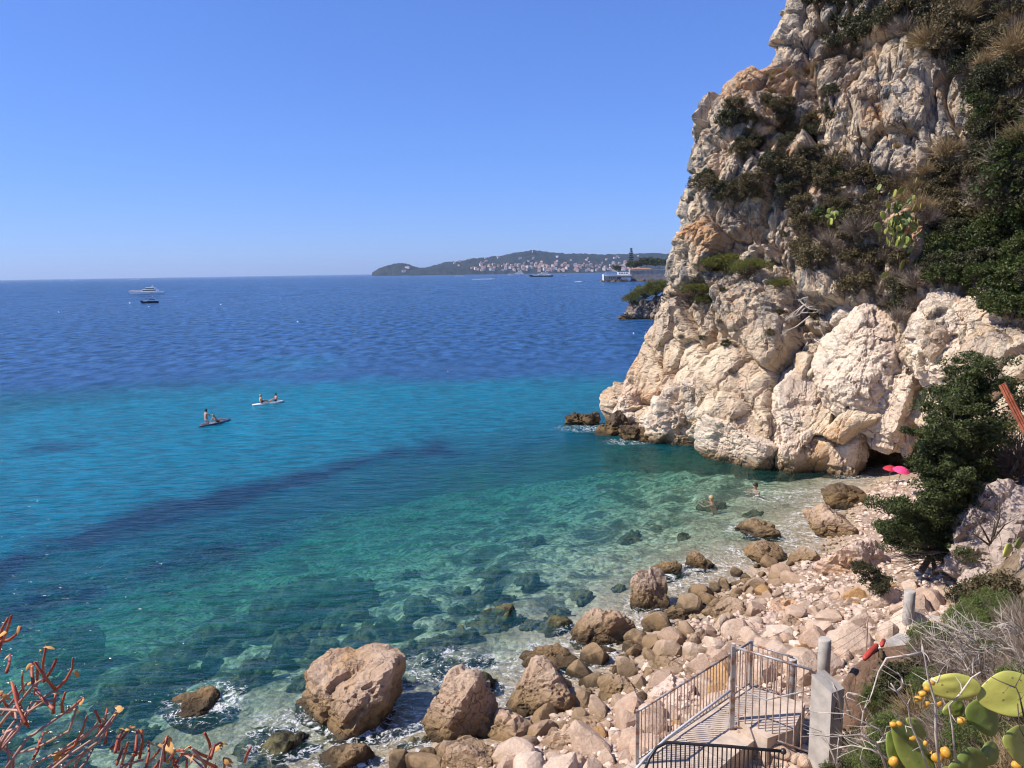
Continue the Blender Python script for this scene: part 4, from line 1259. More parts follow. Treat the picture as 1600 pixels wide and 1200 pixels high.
_, p2 = post(1286, 1062, 2.6, 0.155, 1.1, M_CONC, "round concrete post just behind the square pillar")
post(1236, 1094, ZP, 0.10, 1.05, M_STEEL, "slim blue grey steel post where the short fence ends")
sk = at_z(1354, 1007, 2.6)
tag(MB().tube([sk - np.array([0, 0, .2]), sk + np.array([0, 0, 0.75])], 0.02, 6).build("iron_stake", M_RUSTBAR), "thin iron stake between the two round concrete posts", "stake")
for k, hgt in enumerate((0.35, 0.62, 0.88)):
    a = p2 + np.array([0, 0, hgt]); b = sk + np.array([0, 0, hgt * 0.75]); c_ = p1 + np.array([0, 0, hgt])
    tag(MB().tube([a, (a + b) / 2 - np.array([0, 0, .03]), b, (b + c_) / 2 - np.array([0, 0, .03]), c_], 0.006, 4).build("fence_wire", M_RUSTBAR),
        ["lowest", "middle", "topmost"][k] + " of three thin wires strung between the round concrete posts", "wire")
# odds and ends on the bank
fz = 2.86
f0, f1 = at_z(1350, 1030, fz), at_z(1371, 1007, fz + .05)
tag(MB().tube([f0, f0 + (f1 - f0) * 0.08, f0 + (f1 - f0) * 0.5, f0 + (f1 - f0) * 0.9, f1], [0.03, 0.075, 0.085, 0.075, 0.03], 10).build("float", M_REDPAINT, None, True), "long faded red float lying on the brown earth", "float")
f0, f1 = at_z(1377, 1010, fz), at_z(1381, 1000, fz + .05)
tag(MB().tube([f0, f0 + (f1 - f0) * 0.2, f1], [0.03, 0.06, 0.05], 10).build("float", M_REDPAINT, None, True), "short red float stub next to the long one", "float")
f0, f1 = at_z(1378, 1029, fz), at_z(1375, 1014, fz + .06)
bt = tag(empty("bottle", f0), "brown glass bottle with a white top on the earth bank", "bottle")
MB().tube([f0 - f0, (f1 - f0) * 0.1, (f1 - f0) * 0.65, (f1 - f0) * 0.8, f1 - f0], [0.03, 0.05, 0.055, 0.03, 0.025], 10).build("body", simple("brown_glass", (0.09, 0.06, 0.02), 0.15, 0.2, 4, 0.5), bt, True)
MB().tube([f1 - f0, (f1 - f0) * 1.12], 0.035, 10).build("cap", simple("white_cap", (0.75, 0.72, 0.66), 0.5), bt)
# rusty girder leaning on the right
g0, g1 = at_y(1566, 600, 22), at_y(1612, 690, 21.5)
gz = np.array([0, 0, 1.0])
gr = MB(); dd = g1 - g0
for off_, wx_ in ((np.array([0, 0, 0.0]), 0.012), (np.array([0.06, 0.0, 0.03]), 0.02), (np.array([-0.06, 0, -0.03]), 0.02)):
    gr.tube([g0 + off_, g1 + off_ + dd * 0.8], 0.05, 4)
tag(gr.build("rusty_girder", simple("rust_red_steel", (0.33, 0.10, 0.05), 0.8, 0.35, 6, 0.3, bump=0.4)), "rusty red steel girder leaning out at the right edge", "girder")
p = at_y(1590, 720, 26)
shrub('dry', p, 1.75, "large grey leafless bush behind the pale outcrop at the right edge", None, 'dry_bush', 'bush')
shrub('dry', at_y(1560, 745, 26.5), 1.1, "smaller grey leafless bush between the juniper and the outcrop", None, 'dry_bush', 'bush')
for k, (x, y, Y_, s_) in enumerate([(1370, 905, 24.8, .45), (1345, 890, 24.6, .3), (1375, 920, 24.2, .28)]):
    q = at_y(x, y, Y_)
    shrub('dark', q, s_ + .1, ["leafy green sprig on the side of the big pink boulder", "small green sprig left of the bigger one on the pink boulder", "green sprig hanging below the others by the pink boulder"][k], None, 'sprig', 'sprig')
# pink beach umbrella and the red one behind it, in the cave mouth
def parasol(p, rad, col, label, tilt):
    o = tag(empty("beach_umbrella", p), label, "umbrella"); o.rotation_euler = (tilt, 0, 0.3)
    mb = MB(); n = 8
    rings = []
    for f, z_ in ((0.03, 0.5), (0.4, 0.43), (0.75, 0.25), (1.0, 0.0)):
        rings.append([(rad * f * math.cos(2 * math.pi * j / 16) * (1 if j % 2 == 0 else 0.97), rad * f * math.sin(2 * math.pi * j / 16), 1.75 + z_ * rad) for j in range(16)])
    mb.loft(rings, False)
    mb.build("canopy", simple(label[:4] + "_canvas", col, 0.7, 0.08), o)
    MB().tube([(0, 0, -0.2), (0, 0, 1.75 + 0.56 * rad)], 0.02, 6).build("pole", M_STEEL, o)
    for j in range(8):
        a = 2 * math.pi * j / 8
        MB().tube([(0, 0, 1.5), (rad * .7 * math.cos(a), rad * .7 * math.sin(a), 1.75 + 0.24 * rad)], 0.008, 3).build("rib", M_STEEL, o)
q = at_y(1397, 760, 40.0); zg = ground_z(q[0], q[1])
top = at_y(1397, 728, 40.0)
parasol(np.array([q[0], q[1], top[2] - 1.85]), 0.43, (0.72, 0.05, 0.17), "pink beach umbrella in front of the dark cave mouth", 0.25)
top = at_y(1388, 729, 43.6)
parasol(np.array([top[0], 43.6, top[2] - 1.85]), 0.42, (0.40, 0.015, 0.03), "red beach umbrella behind the pink one in the cave shade", 0.1)

# shrubs of the near slope
HB = (BVH_HILL,)
scatter([(1485, 945), (1545, 925), (1605, 955), (1570, 1000), (1490, 990)], 13, ['rosemary', 'rosemary', 'olive', 'dark'], 0.4, 0.85, "{k} shrub on top of the near slope by the outcrop", "shrubs on top of the near slope", 'needle_shrub', 'shrub', bvhs=HB, seed=31, mind=0.6, out=0.15)
scatter([(1440, 1010), (1500, 985), (1640, 960), (1660, 1080), (1500, 1075), (1440, 1050)], 26, ['dry', 'dry', 'dry', 'rosemary'], 0.45, 0.85, "{k} bush in the grey thicket above the prickly pear", "grey thicket above the prickly pear", 'thicket_bush', 'bush', bvhs=HB, seed=32, mind=0.5, out=0.15)
scatter([(1285, 1185), (1335, 1105), (1420, 1045), (1480, 1065), (1440, 1120), (1400, 1240), (1285, 1240)], 24, ['rosemary', 'rosemary', 'dry', 'dark'], 0.35, 0.75, "{k} shrub between the pillar and the prickly pear", "shrubs by the pillar", 'needle_shrub', 'shrub', bvhs=HB, seed=33, mind=0.62, out=0.12)
scatter([(1440, 1120), (1480, 1075), (1660, 1080), (1660, 1250), (1400, 1250)], 20, ['dry', 'rosemary', 'straw'], 0.4, 0.75, "{k} shrub under the prickly pear pads", "shrubs under the prickly pear", 'low_shrub', 'shrub', bvhs=HB, seed=34, mind=0.55, out=0.12)

# ------------------------------------------------------------------ far shore
M_WOOD_FAR = NT("far_wooded_hill")
t = M_WOOD_FAR; p = t.pos(); nz = t.noise(p, 0.02, 6, 0.7)
M_FARHILL = t.done(t.bsdf(t.mix(t.maprange(nz, 0.35, 0.65), (0.008, 0.014, 0.014), (0.034, 0.042, 0.040)), 0.95, None, 0.1))
def ridge(name, prof, Y0, depth, label, seed, base=428):
    """a wooded hill whose crest follows prof (pixel x, pixel y)"""
    xs = np.linspace(prof[0][0], prof[-1][0], 300); ys = np.interp(xs, [a for a, b in prof], [b for a, b in prof])
    rows = 26
    V = []
    for k in range(rows):
        f = k / (rows - 1)
        Y_ = Y0 + depth * f
        for x, y in zip(xs, ys):
            zc = at_y(x, y, Y0 + depth * 0.6)[2]
            X_ = at_y(x, 424, Y_)[0]
            g = math.sin(min(f / 0.6, 1) * math.pi / 2) ** 0.8 if f < 0.6 else 1 - (f - 0.6) / 0.4
            V.append((X_, Y_, max(zc, 0) * g - 3 * (f == 0)))
    V = np.array(V)
    bump = 9 * np.abs(vnoise(V / 26.0, seed)) + 7 * vnoise(V / 90.0, seed + 1)
    V[:, 2] += bump * np.clip(V[:, 2] / 14, 0, 1)
    n = len(xs); i = np.arange(n * rows).reshape(rows, n)
    F = np.stack([i[:-1, :-1], i[:-1, 1:], i[1:, 1:], i[1:, :-1]], -1).reshape(-1, 4)
    tag(put(name, make_mesh(name, V, F, M_FARHILL, True)), label, kind="structure")
    return BVHTree.FromPolygons(V.tolist(), F.tolist())
CAPE = ridge("far_peninsula", [(640, 425), (655, 420), (672, 418), (700, 411), (740, 406), (780, 402), (800, 397), (830, 393), (850, 394), (880, 397), (920, 398), (960, 399), (1000, 397), (1060, 397), (1150, 400), (1200, 425)], 4700, 1300, "long low wooded peninsula in the blue haze", 61)
POINT = ridge("far_point", [(581, 427.5), (590, 421), (603, 415), (615, 412.5), (628, 412), (640, 414), (648, 417), (660, 422), (672, 425.5)], 5200, 500, "small wooded point at the left end of the far peninsula", 67)
WALLS = [simple("far_wall_%s" % n_, c_, 0.8, 0.05) for n_, c_ in (("cream", (0.62, 0.52, 0.42)), ("rose", (0.60, 0.40, 0.31)), ("white", (0.75, 0.72, 0.68)), ("buff", (0.55, 0.42, 0.30)))]
M_ROOF = simple("far_terracotta_roof", (0.40, 0.20, 0.13), 0.85, 0.1)
def house_protos():
    out = []
    for wm in WALLS:
        V = [(-.5, -.5, -.6), (.5, -.5, -.6), (.5, .5, -.6), (-.5, .5, -.6), (-.5, -.5, .8), (.5, -.5, .8), (.5, .5, .8), (-.5, .5, .8)]
        w = make_mesh("wall", V, [(4, 5, 6, 7), (0, 1, 5, 4), (1, 2, 6, 5), (2, 3, 7, 6), (3, 0, 4, 7)], wm)
        V = [(-.56, -.56, .8), (.56, -.56, .8), (.56, .56, .8), (-.56, .56, .8), (-.3, 0, 1.02), (.3, 0, 1.02)]
        rf = make_mesh("roof", V, [(0, 1, 5, 4), (1, 2, 5), (2, 3, 4, 5), (3, 0, 4), (3, 2, 1, 0)], M_ROOF)
        out.append((w, rf))
    return out
HP = house_protos()
rh = random.Random(12)
def house(x, y, k, size, tall, label, group, bvh):
    p, nn = hit(x, y, (bvh,))
    if p is None: return
    o = tag(empty("house", p, rh.uniform(-.5, .5)), label, "house", group)
    o.scale = (size, size * 0.8, size * tall)
    put("wall", HP[k][0], o); put("roof", HP[k][1], o)
for k in range(150):
    x = rh.uniform(735, 1000); f = (x - 735) / 265
    y = rh.triangular(411, 425 - 0.5 * f, 422 - f)
    house(x, y, rh.choice([0, 0, 1, 1, 2, 3]), rh.uniform(9, 20), rh.uniform(0.6, 1.1), "tiny pale house of the town along the far shore", "houses of the far town", CAPE)
for k in range(46):
    x = rh.uniform(690, 1000); y = rh.uniform(400, 416)
    house(x, y, rh.choice([2, 0, 2]), rh.uniform(8, 18), rh.uniform(0.5, 0.8), "tiny white villa among trees on the far hillside", "villas on the far hillside", CAPE)
house(637, 418.5, 2, 30, 0.4, "wide white villa high on the far wooded point", None, POINT)
house(631, 424.5, 2, 26, 0.4, "white house near the water on the far wooded point", None, POINT)
p, nn = hit(832, 395, (CAPE,))
lt = tag(empty("lighthouse", p), "tiny white tower on the crest of the far peninsula", "tower")
MB().lathe((0, 0, -8), [(3.4, 0), (2.6, 24), (3.2, 24.5), (3.2, 26), (1.8, 26.2), (1.8, 29), (0.1, 31)], 10).build("shaft", WALLS[2], lt)

# the walled point with the white building
YB = 885.0
M_WALLST = simple("old_sea_wall_stone", (0.40, 0.32, 0.25), 0.9, 0.25, 0.25, 0.2)
M_WHITEB = simple("white_render", (0.80, 0.78, 0.74), 0.7, 0.04)
M_TANB = simple("tan_render", (0.55, 0.42, 0.30), 0.8, 0.12, 0.4)
M_WIN = simple("dark_window", (0.02, 0.022, 0.028), 0.25, 0.1, 4, 0.6)
def X_at(px, Y=YB): return at_y(px, 430, Y)[0]
def Z_at(px, py, Y=YB): return at_y(px, py, Y)[2]
sw = tag(empty("sea_wall", (X_at(1010), YB + 12, 0)), "long tan stone sea wall behind the white building", "wall")
MB().box((0, 0, 5.6), (X_at(1085) - X_at(986), 8, 13.2)).build("wall", M_WALLST, sw, loc=((X_at(1085) + X_at(986)) / 2 - X_at(1010), 0, 0))
MB().box((0, 0, 12.5), (X_at(1085) - X_at(986) + 1, 8.8, 0.7)).build("coping", M_TANB, sw, loc=((X_at(1085) + X_at(986)) / 2 - X_at(1010), 0, 0))
bx0, bx1 = X_at(943), X_at(984)
bw = bx1 - bx0
bld = tag(empty("seaside_building", ((bx0 + bx1) / 2, YB, 0)), "low white building with a wide flat roof over the water", "building")
MB().box((0, 4, 3.2), (bw, 12, 6.4)).build("lower_wall", M_TANB, bld)
MB().box((0.6, 3, 7.1), (bw + 1.5, 15, 1.3)).build("flat_roof", M_WHITEB, bld)
for k in range(4):
    MB().box((-bw / 2 + 6.5 + k * 2.1, -2.05, 4.4), (1.1, 0.2, 1.5)).build("window", M_WIN, bld)
MB().box((2.5, -2.08, 4.0), (4.5, 0.2, 2.6)).build("doorway", M_WIN, bld)
MB().box((10, -2.1, 2.8), (11, 0.25, 3.2)).build("white_panel", M_WHITEB, bld)
MB().box((-bw / 2 - 0.2, 0, 4.5), (0.7, 9, 8.4)).build("end_wall", M_WHITEB, bld)
up = MB().box((8, 5, 9.3), (12, 6, 3.0)).build("upper_storey", M_WHITEB, bld)
for k in range(4):
    MB().box((3.8 + k * 2.7, 1.95, 9.4), (1.7, 0.2, 1.3)).build("pane", M_WIN, up)
rl = MB()
for k in range(11): rl.box((-bw / 2 + k * 1.7, -3.5, 8.5), (0.15, 0.15, 1.5))
rl.box((-bw / 2 + 8.5, -3.5, 9.2), (17.5, 0.2, 0.25)); rl.box((-bw / 2 + 8, -3.5, 11.0), (13, 4, 0.25))
rl.box((-bw / 2 + 2, -3.5, 10.0), (0.2, 0.2, 2)); rl.box((-bw / 2 + 14, -3.5, 10.0), (0.2, 0.2, 2))
rl.build("terrace_rail", M_WHITEB, bld)
for k in range(9):
    Vb, Fb = boulder_verts(3, 700 + k, 10, 40, 0.1, 0, (4.5, 3, 2.6))
    put("foot_rock", make_mesh("foot_rock", Vb, Fb, M_REEF), bld if k < 5 else sw, ((-bw / 2 - 2 + k * 6.5, -4, 0.2) if k < 5 else ((k - 5) * 11 - 14, -5.2, 0.4)))
def far_tree(name, px, py0, py1, wpx, label, kind, Y, seed):
    r = np.random.default_rng(seed)
    b = at_y(px, py1, Y); s = px_scale(b); h = (py1 - py0) * s; w = wpx * s
    root = tag(empty(name, b), label, "tree")
    MB().tube([(0, 0, -3), (0, 0, h * 0.55), (0.1, 0, h * 0.92)], [0.022 * h, 0.015 * h, 0.004 * h], 6).build("trunk", M_BARK, root)
    if kind == 'tiers':
        P = []
        for k in range(9):
            f = k / 8; z_ = h * (0.18 + 0.8 * f); R = w / 2 * (1 - 0.75 * f) * (0.75 if k % 2 else 1)
            a = r.uniform(0, 6.28, 130); q = R * np.sqrt(r.random(130))
            P.append(np.column_stack([q * np.cos(a), q * np.sin(a), z_ + r.normal(size=130) * h * 0.012 + 0.05 * q]))
        P = np.vstack(P)
        V, F = leaves(P, 0.03 * h, r, 0.6)
    else:
        c, P = clump_points(r, 60, 60, 0.26, 0.45)
        P = P * np.array([w / 2, w / 2, h * 0.75]) + np.array([0, 0, h * 0.5])
        V, F = leaves(P, 0.035 * w, r, 0.6)
    put("crown", make_mesh("crown", V, F, LM['juniper']), root)
far_tree("norfolk_pine", 986, 389, 421, 14, "tall tiered pine rising behind the far white building", 'tiers', YB + 40, 1)
far_tree("stone_pine", 990, 405, 423, 26, "left of the dark round pines behind the far sea wall", 'round', YB + 30, 2)
far_tree("stone_pine", 1010, 400, 421, 34, "tallest of the dark round pines behind the far sea wall", 'round', YB + 34, 3)
far_tree("stone_pine", 1030, 402, 421, 30, "right of the dark round pines, half behind the cliff", 'round', YB + 30, 4)
far_tree("round_tree", 964, 412, 427, 16, "dark dome shaped tree on the roof of the white building", 'round', YB + 12, 5)
o = tag(empty("house", (X_at(1006), YB + 22, 11)), "low house with an orange tiled roof behind the far sea wall", "house"); o.scale = (22, 10, 4)
put("wall", HP[3][0], o); put("roof", HP[3][1], o)

# rocky headland behind the cliff, with its pines
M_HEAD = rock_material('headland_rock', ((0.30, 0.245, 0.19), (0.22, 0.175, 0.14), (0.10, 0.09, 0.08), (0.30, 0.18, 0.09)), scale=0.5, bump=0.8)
hb = at_z(998, 499, 0)
s = px_scale(hb)
hl = tag(empty("rocky_headland", hb), kind="structure", label="dark rocky headland jutting out behind the cliff foot")
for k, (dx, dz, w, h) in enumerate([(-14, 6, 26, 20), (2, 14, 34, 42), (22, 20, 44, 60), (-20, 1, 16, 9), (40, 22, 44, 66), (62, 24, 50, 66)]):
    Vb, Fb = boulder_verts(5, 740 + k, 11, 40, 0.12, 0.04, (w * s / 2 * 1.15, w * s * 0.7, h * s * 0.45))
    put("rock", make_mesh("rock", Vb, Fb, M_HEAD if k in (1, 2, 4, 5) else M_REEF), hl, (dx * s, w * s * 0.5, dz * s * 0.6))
for k, (x, y, w) in enumerate([(990, 468, 20), (1008, 458, 24), (1026, 452, 26), (1042, 450, 26), (998, 478, 16)]):
    q = at_y(x, y, hb[1] + 4)
    shrub('pine', q, w * s * 1.05, ["lowest", "middle", "tall", "tallest", "small low"][k] + " yellow green pine on the headland behind the cliff", None, 'pine_bush', 'pine', 0.8)

# ------------------------------------------------------------------ boats
M_WHITE = simple("white_gelcoat", (0.80, 0.80, 0.79), 0.3, 0.03, 4, 0.5)
M_NAVY = simple("navy_hull", (0.012, 0.016, 0.035), 0.25, 0.1, 4, 0.5)
M_GLASS = simple("tinted_glass", (0.012, 0.014, 0.018), 0.1, 0.1, 4, 0.6)
M_WAKE = simple("wake_foam", (0.78, 0.79, 0.80), 0.9, 0.1, 0.5, 0.1)
def hull(mb, L, B, H, rake=0.12):
    rings = []
    for f in np.linspace(0, 1, 9):
        x = L * (f - 0.5); w = B / 2 * (1 - max(0, (f - 0.45) / 0.55) ** 2.2); top = H * (0.85 + 0.4 * max(0, f - 0.4))
        w = max(w, 0.03 * B); xr = x + rake * L * max(0, f - 0.7) / 0.3
        rings.append([(x, -w * 0.55, -0.3 * H), (x, w * 0.55, -0.3 * H), (xr, w, top), (xr, -w, top)])
    return mb.loft(rings)
def yacht(px, py, Lpx, label, dark=False, heading=math.pi, decks=2, name="motor_yacht", cat="yacht", wake=0):
    b = at_z(px, py, 0.0); L = Lpx * px_scale(b)
    root = tag(empty(name, b, heading), label, cat)
    H = L * 0.085; B = L * 0.24
    hull(MB(), L, B, H).build("hull", M_NAVY if dark else M_WHITE, root)
    if dark: MB().box((0, 0, H * 0.93), (L * 0.86, B * 0.9, H * 0.12), 0, 0.9).build("gunwale", M_WHITE, root)
    z0 = H * 0.98; l = L * 0.52
    for k in range(decks):
        h = L * 0.062
        cab = MB().box((-L * 0.08 - k * L * 0.03, 0, z0 + h / 2), (l, B * 0.78, h), 0, 0.86).build("cabin" if k == 0 else "upper_deck", M_WHITE, root)
        for sgn in (-1, 1):
            MB().box((-L * 0.08 - k * L * 0.03, sgn * B * 0.37, z0 + h * 0.58), (l * 0.84, B * 0.03, h * 0.42)).build("window", M_GLASS, cab)
        MB().box((-L * 0.08 - k * L * 0.03 + l * 0.465, 0, z0 + h * 0.55), (l * 0.03, B * 0.6, h * 0.4)).build("windscreen", M_GLASS, cab)
        z0 += h; l *= 0.62
    ar = MB(); ar.box((-L * 0.16, 0, z0 + L * 0.022), (L * 0.05, B * 0.6, L * 0.012)); ar.box((-L * 0.17, B * 0.27, z0), (L * 0.03, B * 0.04, L * 0.045)); ar.box((-L * 0.17, -B * 0.27, z0), (L * 0.03, B * 0.04, L * 0.045))
    ar.tube([(-L * 0.16, 0, z0 + L * 0.02), (-L * 0.17, 0, z0 + L * 0.07)], L * 0.006, 5)
    ar.build("radar_arch", M_WHITE, root)
    rl = MB()
    for sgn in (-1, 1):
        rl.tube([(L * 0.1, sgn * B * 0.42, H * 1.28), (L * 0.35, sgn * B * 0.3, H * 1.38), (L * 0.56, sgn * 0.03 * B, H * 1.45)], L * 0.003, 4)
    rl.build("bow_rail", M_STEEL, root)
    if wake: 
        W_ = wake * px_scale(b); r = np.random.default_rng(int(px)); mb = MB()
        n = 14
        for sgn in (-1, 1):
            V = []; 
            for k in range(n + 1):
                f = k / n; y = sgn * (B * 0.3 + 0.10 * W_ * f); ww = B * 0.5 * (1 - 0.7 * f) * r.uniform(0.6, 1.3)
                V += [(-L * 0.4 - W_ * f, y - ww, 0.15), (-L * 0.4 - W_ * f, y, 0.3 + 0.25 * (1 - f)), (-L * 0.4 - W_ * f, y + ww, 0.15)]
            F = []
            for k in range(n): F += [(3 * k, 3 * k + 1, 3 * k + 4, 3 * k + 3), (3 * k + 1, 3 * k + 2, 3 * k + 5, 3 * k + 4)]
            mb.add(V, F)
        mb.build("wake", M_WAKE, root)
    return root
yacht(231, 459.5, 49, "sleek white motor yacht, largest of the boats at the left", heading=math.pi)
yacht(235, 473.5, 24, "small dark hulled cabin boat in front of the white yacht", True, math.radians(200), 2, "cabin_boat", "boat").scale = (1, 1, 1.8)
yacht(809, 430.0, 26, "white yacht anchored before the far town", False, math.radians(175), 3)
yacht(847, 432.5, 34, "dark hulled yacht right of the white one before the far town", True, math.radians(180), 2)
yacht(712, 431.5, 5, "small speedboat trailing a short white wake far out", False, math.pi, 1, "speedboat", "boat", 11)
yacht(772, 436.0, 6, "speedboat with the longest white wake, heading right", False, 0.0, 1, "speedboat", "boat", 32)
yacht(882, 431.5, 9, "low dark boat right of the dark hulled yacht", True, math.pi, 1, "dark_boat", "boat")
yacht(910, 440.5, 7, "small dark motorboat left of the white seaside building", True, 0.0, 1, "motorboat", "boat", 10)
yacht(748, 427.2, 16, "flat pale ferry close under the far peninsula", False, 0.0, 2, "ferry", "ferry")
yacht(216, 436.8, 5, "tiny boat with a white wake near the left horizon", False, 0.0, 1, "speedboat", "boat", 12)
yacht(112, 438.0, 5, "tiny pale boat on the far left horizon", False, math.pi, 1, "speedboat", "boat", 6)
M_BUOY = simple("white_buoy", (0.8, 0.78, 0.74), 0.5)
M_ORBUOY = simple("orange_buoy", (0.6, 0.12, 0.03), 0.5)
for (x, y, rpx, m_, lb) in [(203, 474, 1.5, M_BUOY, "white buoy left of the dark cabin boat"), (233, 479.5, 1.2, M_BUOY, "white buoy just below the dark cabin boat"), (92, 488, 1.2, M_BUOY, "white buoy alone at the far left of the sea"), (345, 476, 1.1, M_BUOY, "white buoy right of the dark cabin boat"), (465, 503, 1.1, M_BUOY, "white buoy alone in the middle of the dark blue sea"),
                        (700, 581, 1.4, M_ORBUOY, "orange buoy on the dark blue water left of the cliff"), (990, 521, 1.3, M_BUOY, "white buoy close to the cliff's left edge"), (1009, 520, 1.2, M_ORBUOY, "orange buoy touching the cliff's left edge")]:
    b = at_z(x, y, 0); R = rpx * px_scale(b)
    bo = tag(empty("buoy", b), lb, "buoy")
    MB().lathe((0, 0, -0.4 * R), [(0.05 * R, -0.5 * R), (0.8 * R, -0.2 * R), (R, 0.35 * R), (0.8 * R, 0.95 * R), (0.25 * R, 1.3 * R), (0.2 * R, 1.6 * R)], 12).build("body", m_, bo, True)
    MB().lathe((0, 0, 1.15 * R), [(0.18 * R, 0), (0.22 * R, 0.2 * R), (0.05 * R, 0.35 * R)], 8).build("ring", M_STEEL, bo)

# ------------------------------------------------------------------ people
import bmesh
M_SKIN = simple("sunburnt_skin", (0.52, 0.27, 0.17), 0.55, 0.06)
M_HAIRD = simple("dark_hair", (0.02, 0.014, 0.01), 0.6)
M_HAIRB = simple("fair_hair", (0.42, 0.30, 0.16), 0.6)
M_SHORT = simple("pale_swim_shorts", (0.55, 0.58, 0.62), 0.8)
M_SUIT = simple("dark_swimsuit", (0.03, 0.03, 0.05), 0.8)
def skinned(name, pts, edges, mat, parent, sub=1):
    bm = bmesh.new(); lay = bm.verts.layers.skin.verify()
    vs = []
    for k, (x, y, z, rx) in enumerate(pts):
        v = bm.verts.new((x, y, z)); v[lay].radius = (rx, rx) if np.isscalar(rx) else rx; v[lay].use_root = (k == 0); vs.append(v)
    for a, b in edges: bm.edges.new((vs[a], vs[b]))
    me = bpy.data.meshes.new(name); bm.to_mesh(me); bm.free(); me.materials.append(mat)
    o = put(name, me, parent)
    m = o.modifiers.new("skin", 'SKIN'); m.use_smooth_shade = True
    m = o.modifiers.new("sub", 'SUBSURF'); m.levels = sub; m.render_levels = sub
    return o
def person(p, rz, pose, label, hair, wear, s=1.0):
    """joints: pelvis, belly, chest, neck, skull, chin-side, then shoulder-elbow-wrist-hand and hip-knee-ankle-toe per side"""
    J = {'sit': dict(pel=(0, 0, .12), bel=(-.02, 0, .28), che=(-.03, 0, .46), nek=(-.01, 0, .60), hed=(.02, 0, .74), sh=(-.02, .18, .53), el=(.12, .25, .30), wr=(.33, .19, .28), ha=(.42, .17, .27), hip=(.03, .1, .11), kn=(.42, .14, .30), an=(.74, .13, .08), to=(.88, .14, .11)),
         'kneel': dict(pel=(0, 0, .46), bel=(.01, 0, .62), che=(.03, 0, .82), nek=(.05, 0, .97), hed=(.08, 0, 1.11), sh=(.03, .19, .89), el=(.20, .27, .66), wr=(.40, .16, .68), ha=(.48, .14, .70), hip=(.01, .1, .44), kn=(.14, .13, .07), an=(-.30, .12, .06), to=(-.46, .12, .05)),
         'recline': dict(pel=(0, 0, .12), bel=(-.10, 0, .22), che=(-.22, 0, .36), nek=(-.27, 0, .48), hed=(-.26, 0, .62), sh=(-.24, .18, .42), el=(-.36, .24, .20), wr=(-.36, .24, .04), ha=(-.28, .25, .03), hip=(.03, .1, .11), kn=(.48, .13, .16), an=(.90, .12, .08), to=(1.0, .13, .16)),
         'swim': dict(pel=(-.25, 0, -.75), bel=(-.16, 0, -.55), che=(-.06, 0, -.28), nek=(.0, 0, -.08), hed=(.03, 0, .08), sh=(-.03, .19, -.17), el=(.22, .38, -.22), wr=(.46, .30, -.12), ha=(.54, .26, -.10), hip=(-.27, .1, -.8), kn=(-.30, .16, -1.2), an=(-.62, .16, -1.4), to=(-.72, .16, -1.5))}[pose]
    root = tag(empty("person", p, rz, s), label, "person")
    P = [(*J['pel'], .135), (*J['bel'], .12), (*J['che'], (.15, .125)), (*J['nek'], .055), (*J['hed'], .098)]
    h = np.array(J['hed']); P.append((h[0] + .055, 0, h[2] - .075, .05)); P.append((h[0] + .02, 0, h[2] + .06, .085))
    E = [(0, 1), (1, 2), (2, 3), (3, 4), (4, 5), (4, 6)]
    for sg in (1, -1):
        k = len(P)
        for nm, rr_ in (('sh', .058), ('el', .042), ('wr', .030), ('ha', (.042, .02))): P.append((J[nm][0], sg * J[nm][1], J[nm][2], rr_))
        E += [(2, k), (k, k + 1), (k + 1, k + 2), (k + 2, k + 3)]
        k = len(P)
        for nm, rr_ in (('hip', .09), ('kn', .06), ('an', .04), ('to', (.045, .025))): P.append((J[nm][0], sg * J[nm][1], J[nm][2], rr_))
        E += [(0, k), (k, k + 1), (k + 1, k + 2), (k + 2, k + 3)]
    skinned("body", P, E, M_SKIN, root)
    n_, F_ = ico(2)
    V = n_ * np.array([.122, .112, .125]) * (1 + 0.06 * vnoise(n_ * 3, 3))[:, None]
    keep = (V[F_].mean(1)[:, 2] > -0.02) | (V[F_].mean(1)[:, 0] < -0.03)
    put("hair", make_mesh("hair", V, F_[keep], hair, True), root, (h[0] - .012, 0, h[2] + .035))
    if pose != 'swim':
        pl = np.array(J['pel']); W_ = [(*pl, .15), (pl[0] - .0, 0, pl[2] + .07, .14)]
        EE = [(0, 1)]
        for sg in (1, -1):
            hp = np.array([J['hip'][0], sg * J['hip'][1], J['hip'][2]]); kn = np.array([J['kn'][0], sg * J['kn'][1], J['kn'][2]])
            k = len(W_); W_ += [(*hp, .102), (*(hp * .45 + kn * .55), .088)]; EE += [(0, k), (k, k + 1)]
        skinned("shorts", W_, EE, wear, root)
    return root
def paddleboard(px, py, ang, L, label, mat):
    b = at_z(px, py, 0.03)
    root = tag(empty("paddleboard", b, ang), label, "paddleboard")
    rings = []
    for f in np.linspace(0, 1, 15):
        w = 0.40 * (1 - abs(2 * f - 1) ** 2.6) ** 0.5 + 0.02; x = L * (f - .5); zz = 0.16 * max(0, f - .75) ** 1.5 * 4
        rings.append([(x, -w * .8, zz - .06), (x, w * .8, zz - .06), (x, w, zz), (x, w * .92, zz + .055), (x, -w * .92, zz + .055), (x, -w, zz)])
    MB().loft(rings).build("board", mat, root, True)
    MB().box((0, 0, 0.064), (L * .5, .55, .012)).build("deck_pad", simple("deck_pad_grey", (0.20, 0.22, 0.25), 0.9), root)
    MB().box((-L * .43, 0, -.12), (.2, .02, .2), 0, .6).build("fin", M_BLACK, root)
    return b, np.array([math.cos(ang), math.sin(ang), 0])
def at_board(b, u, d): return b + u * d + np.array([0, 0, 0.075])
b, u = paddleboard(336, 661, math.radians(62), 3.5, "dark edged paddleboard carrying a kneeling paddler and a reclining passenger", simple("navy_board", (0.06, 0.07, 0.12), 0.4))
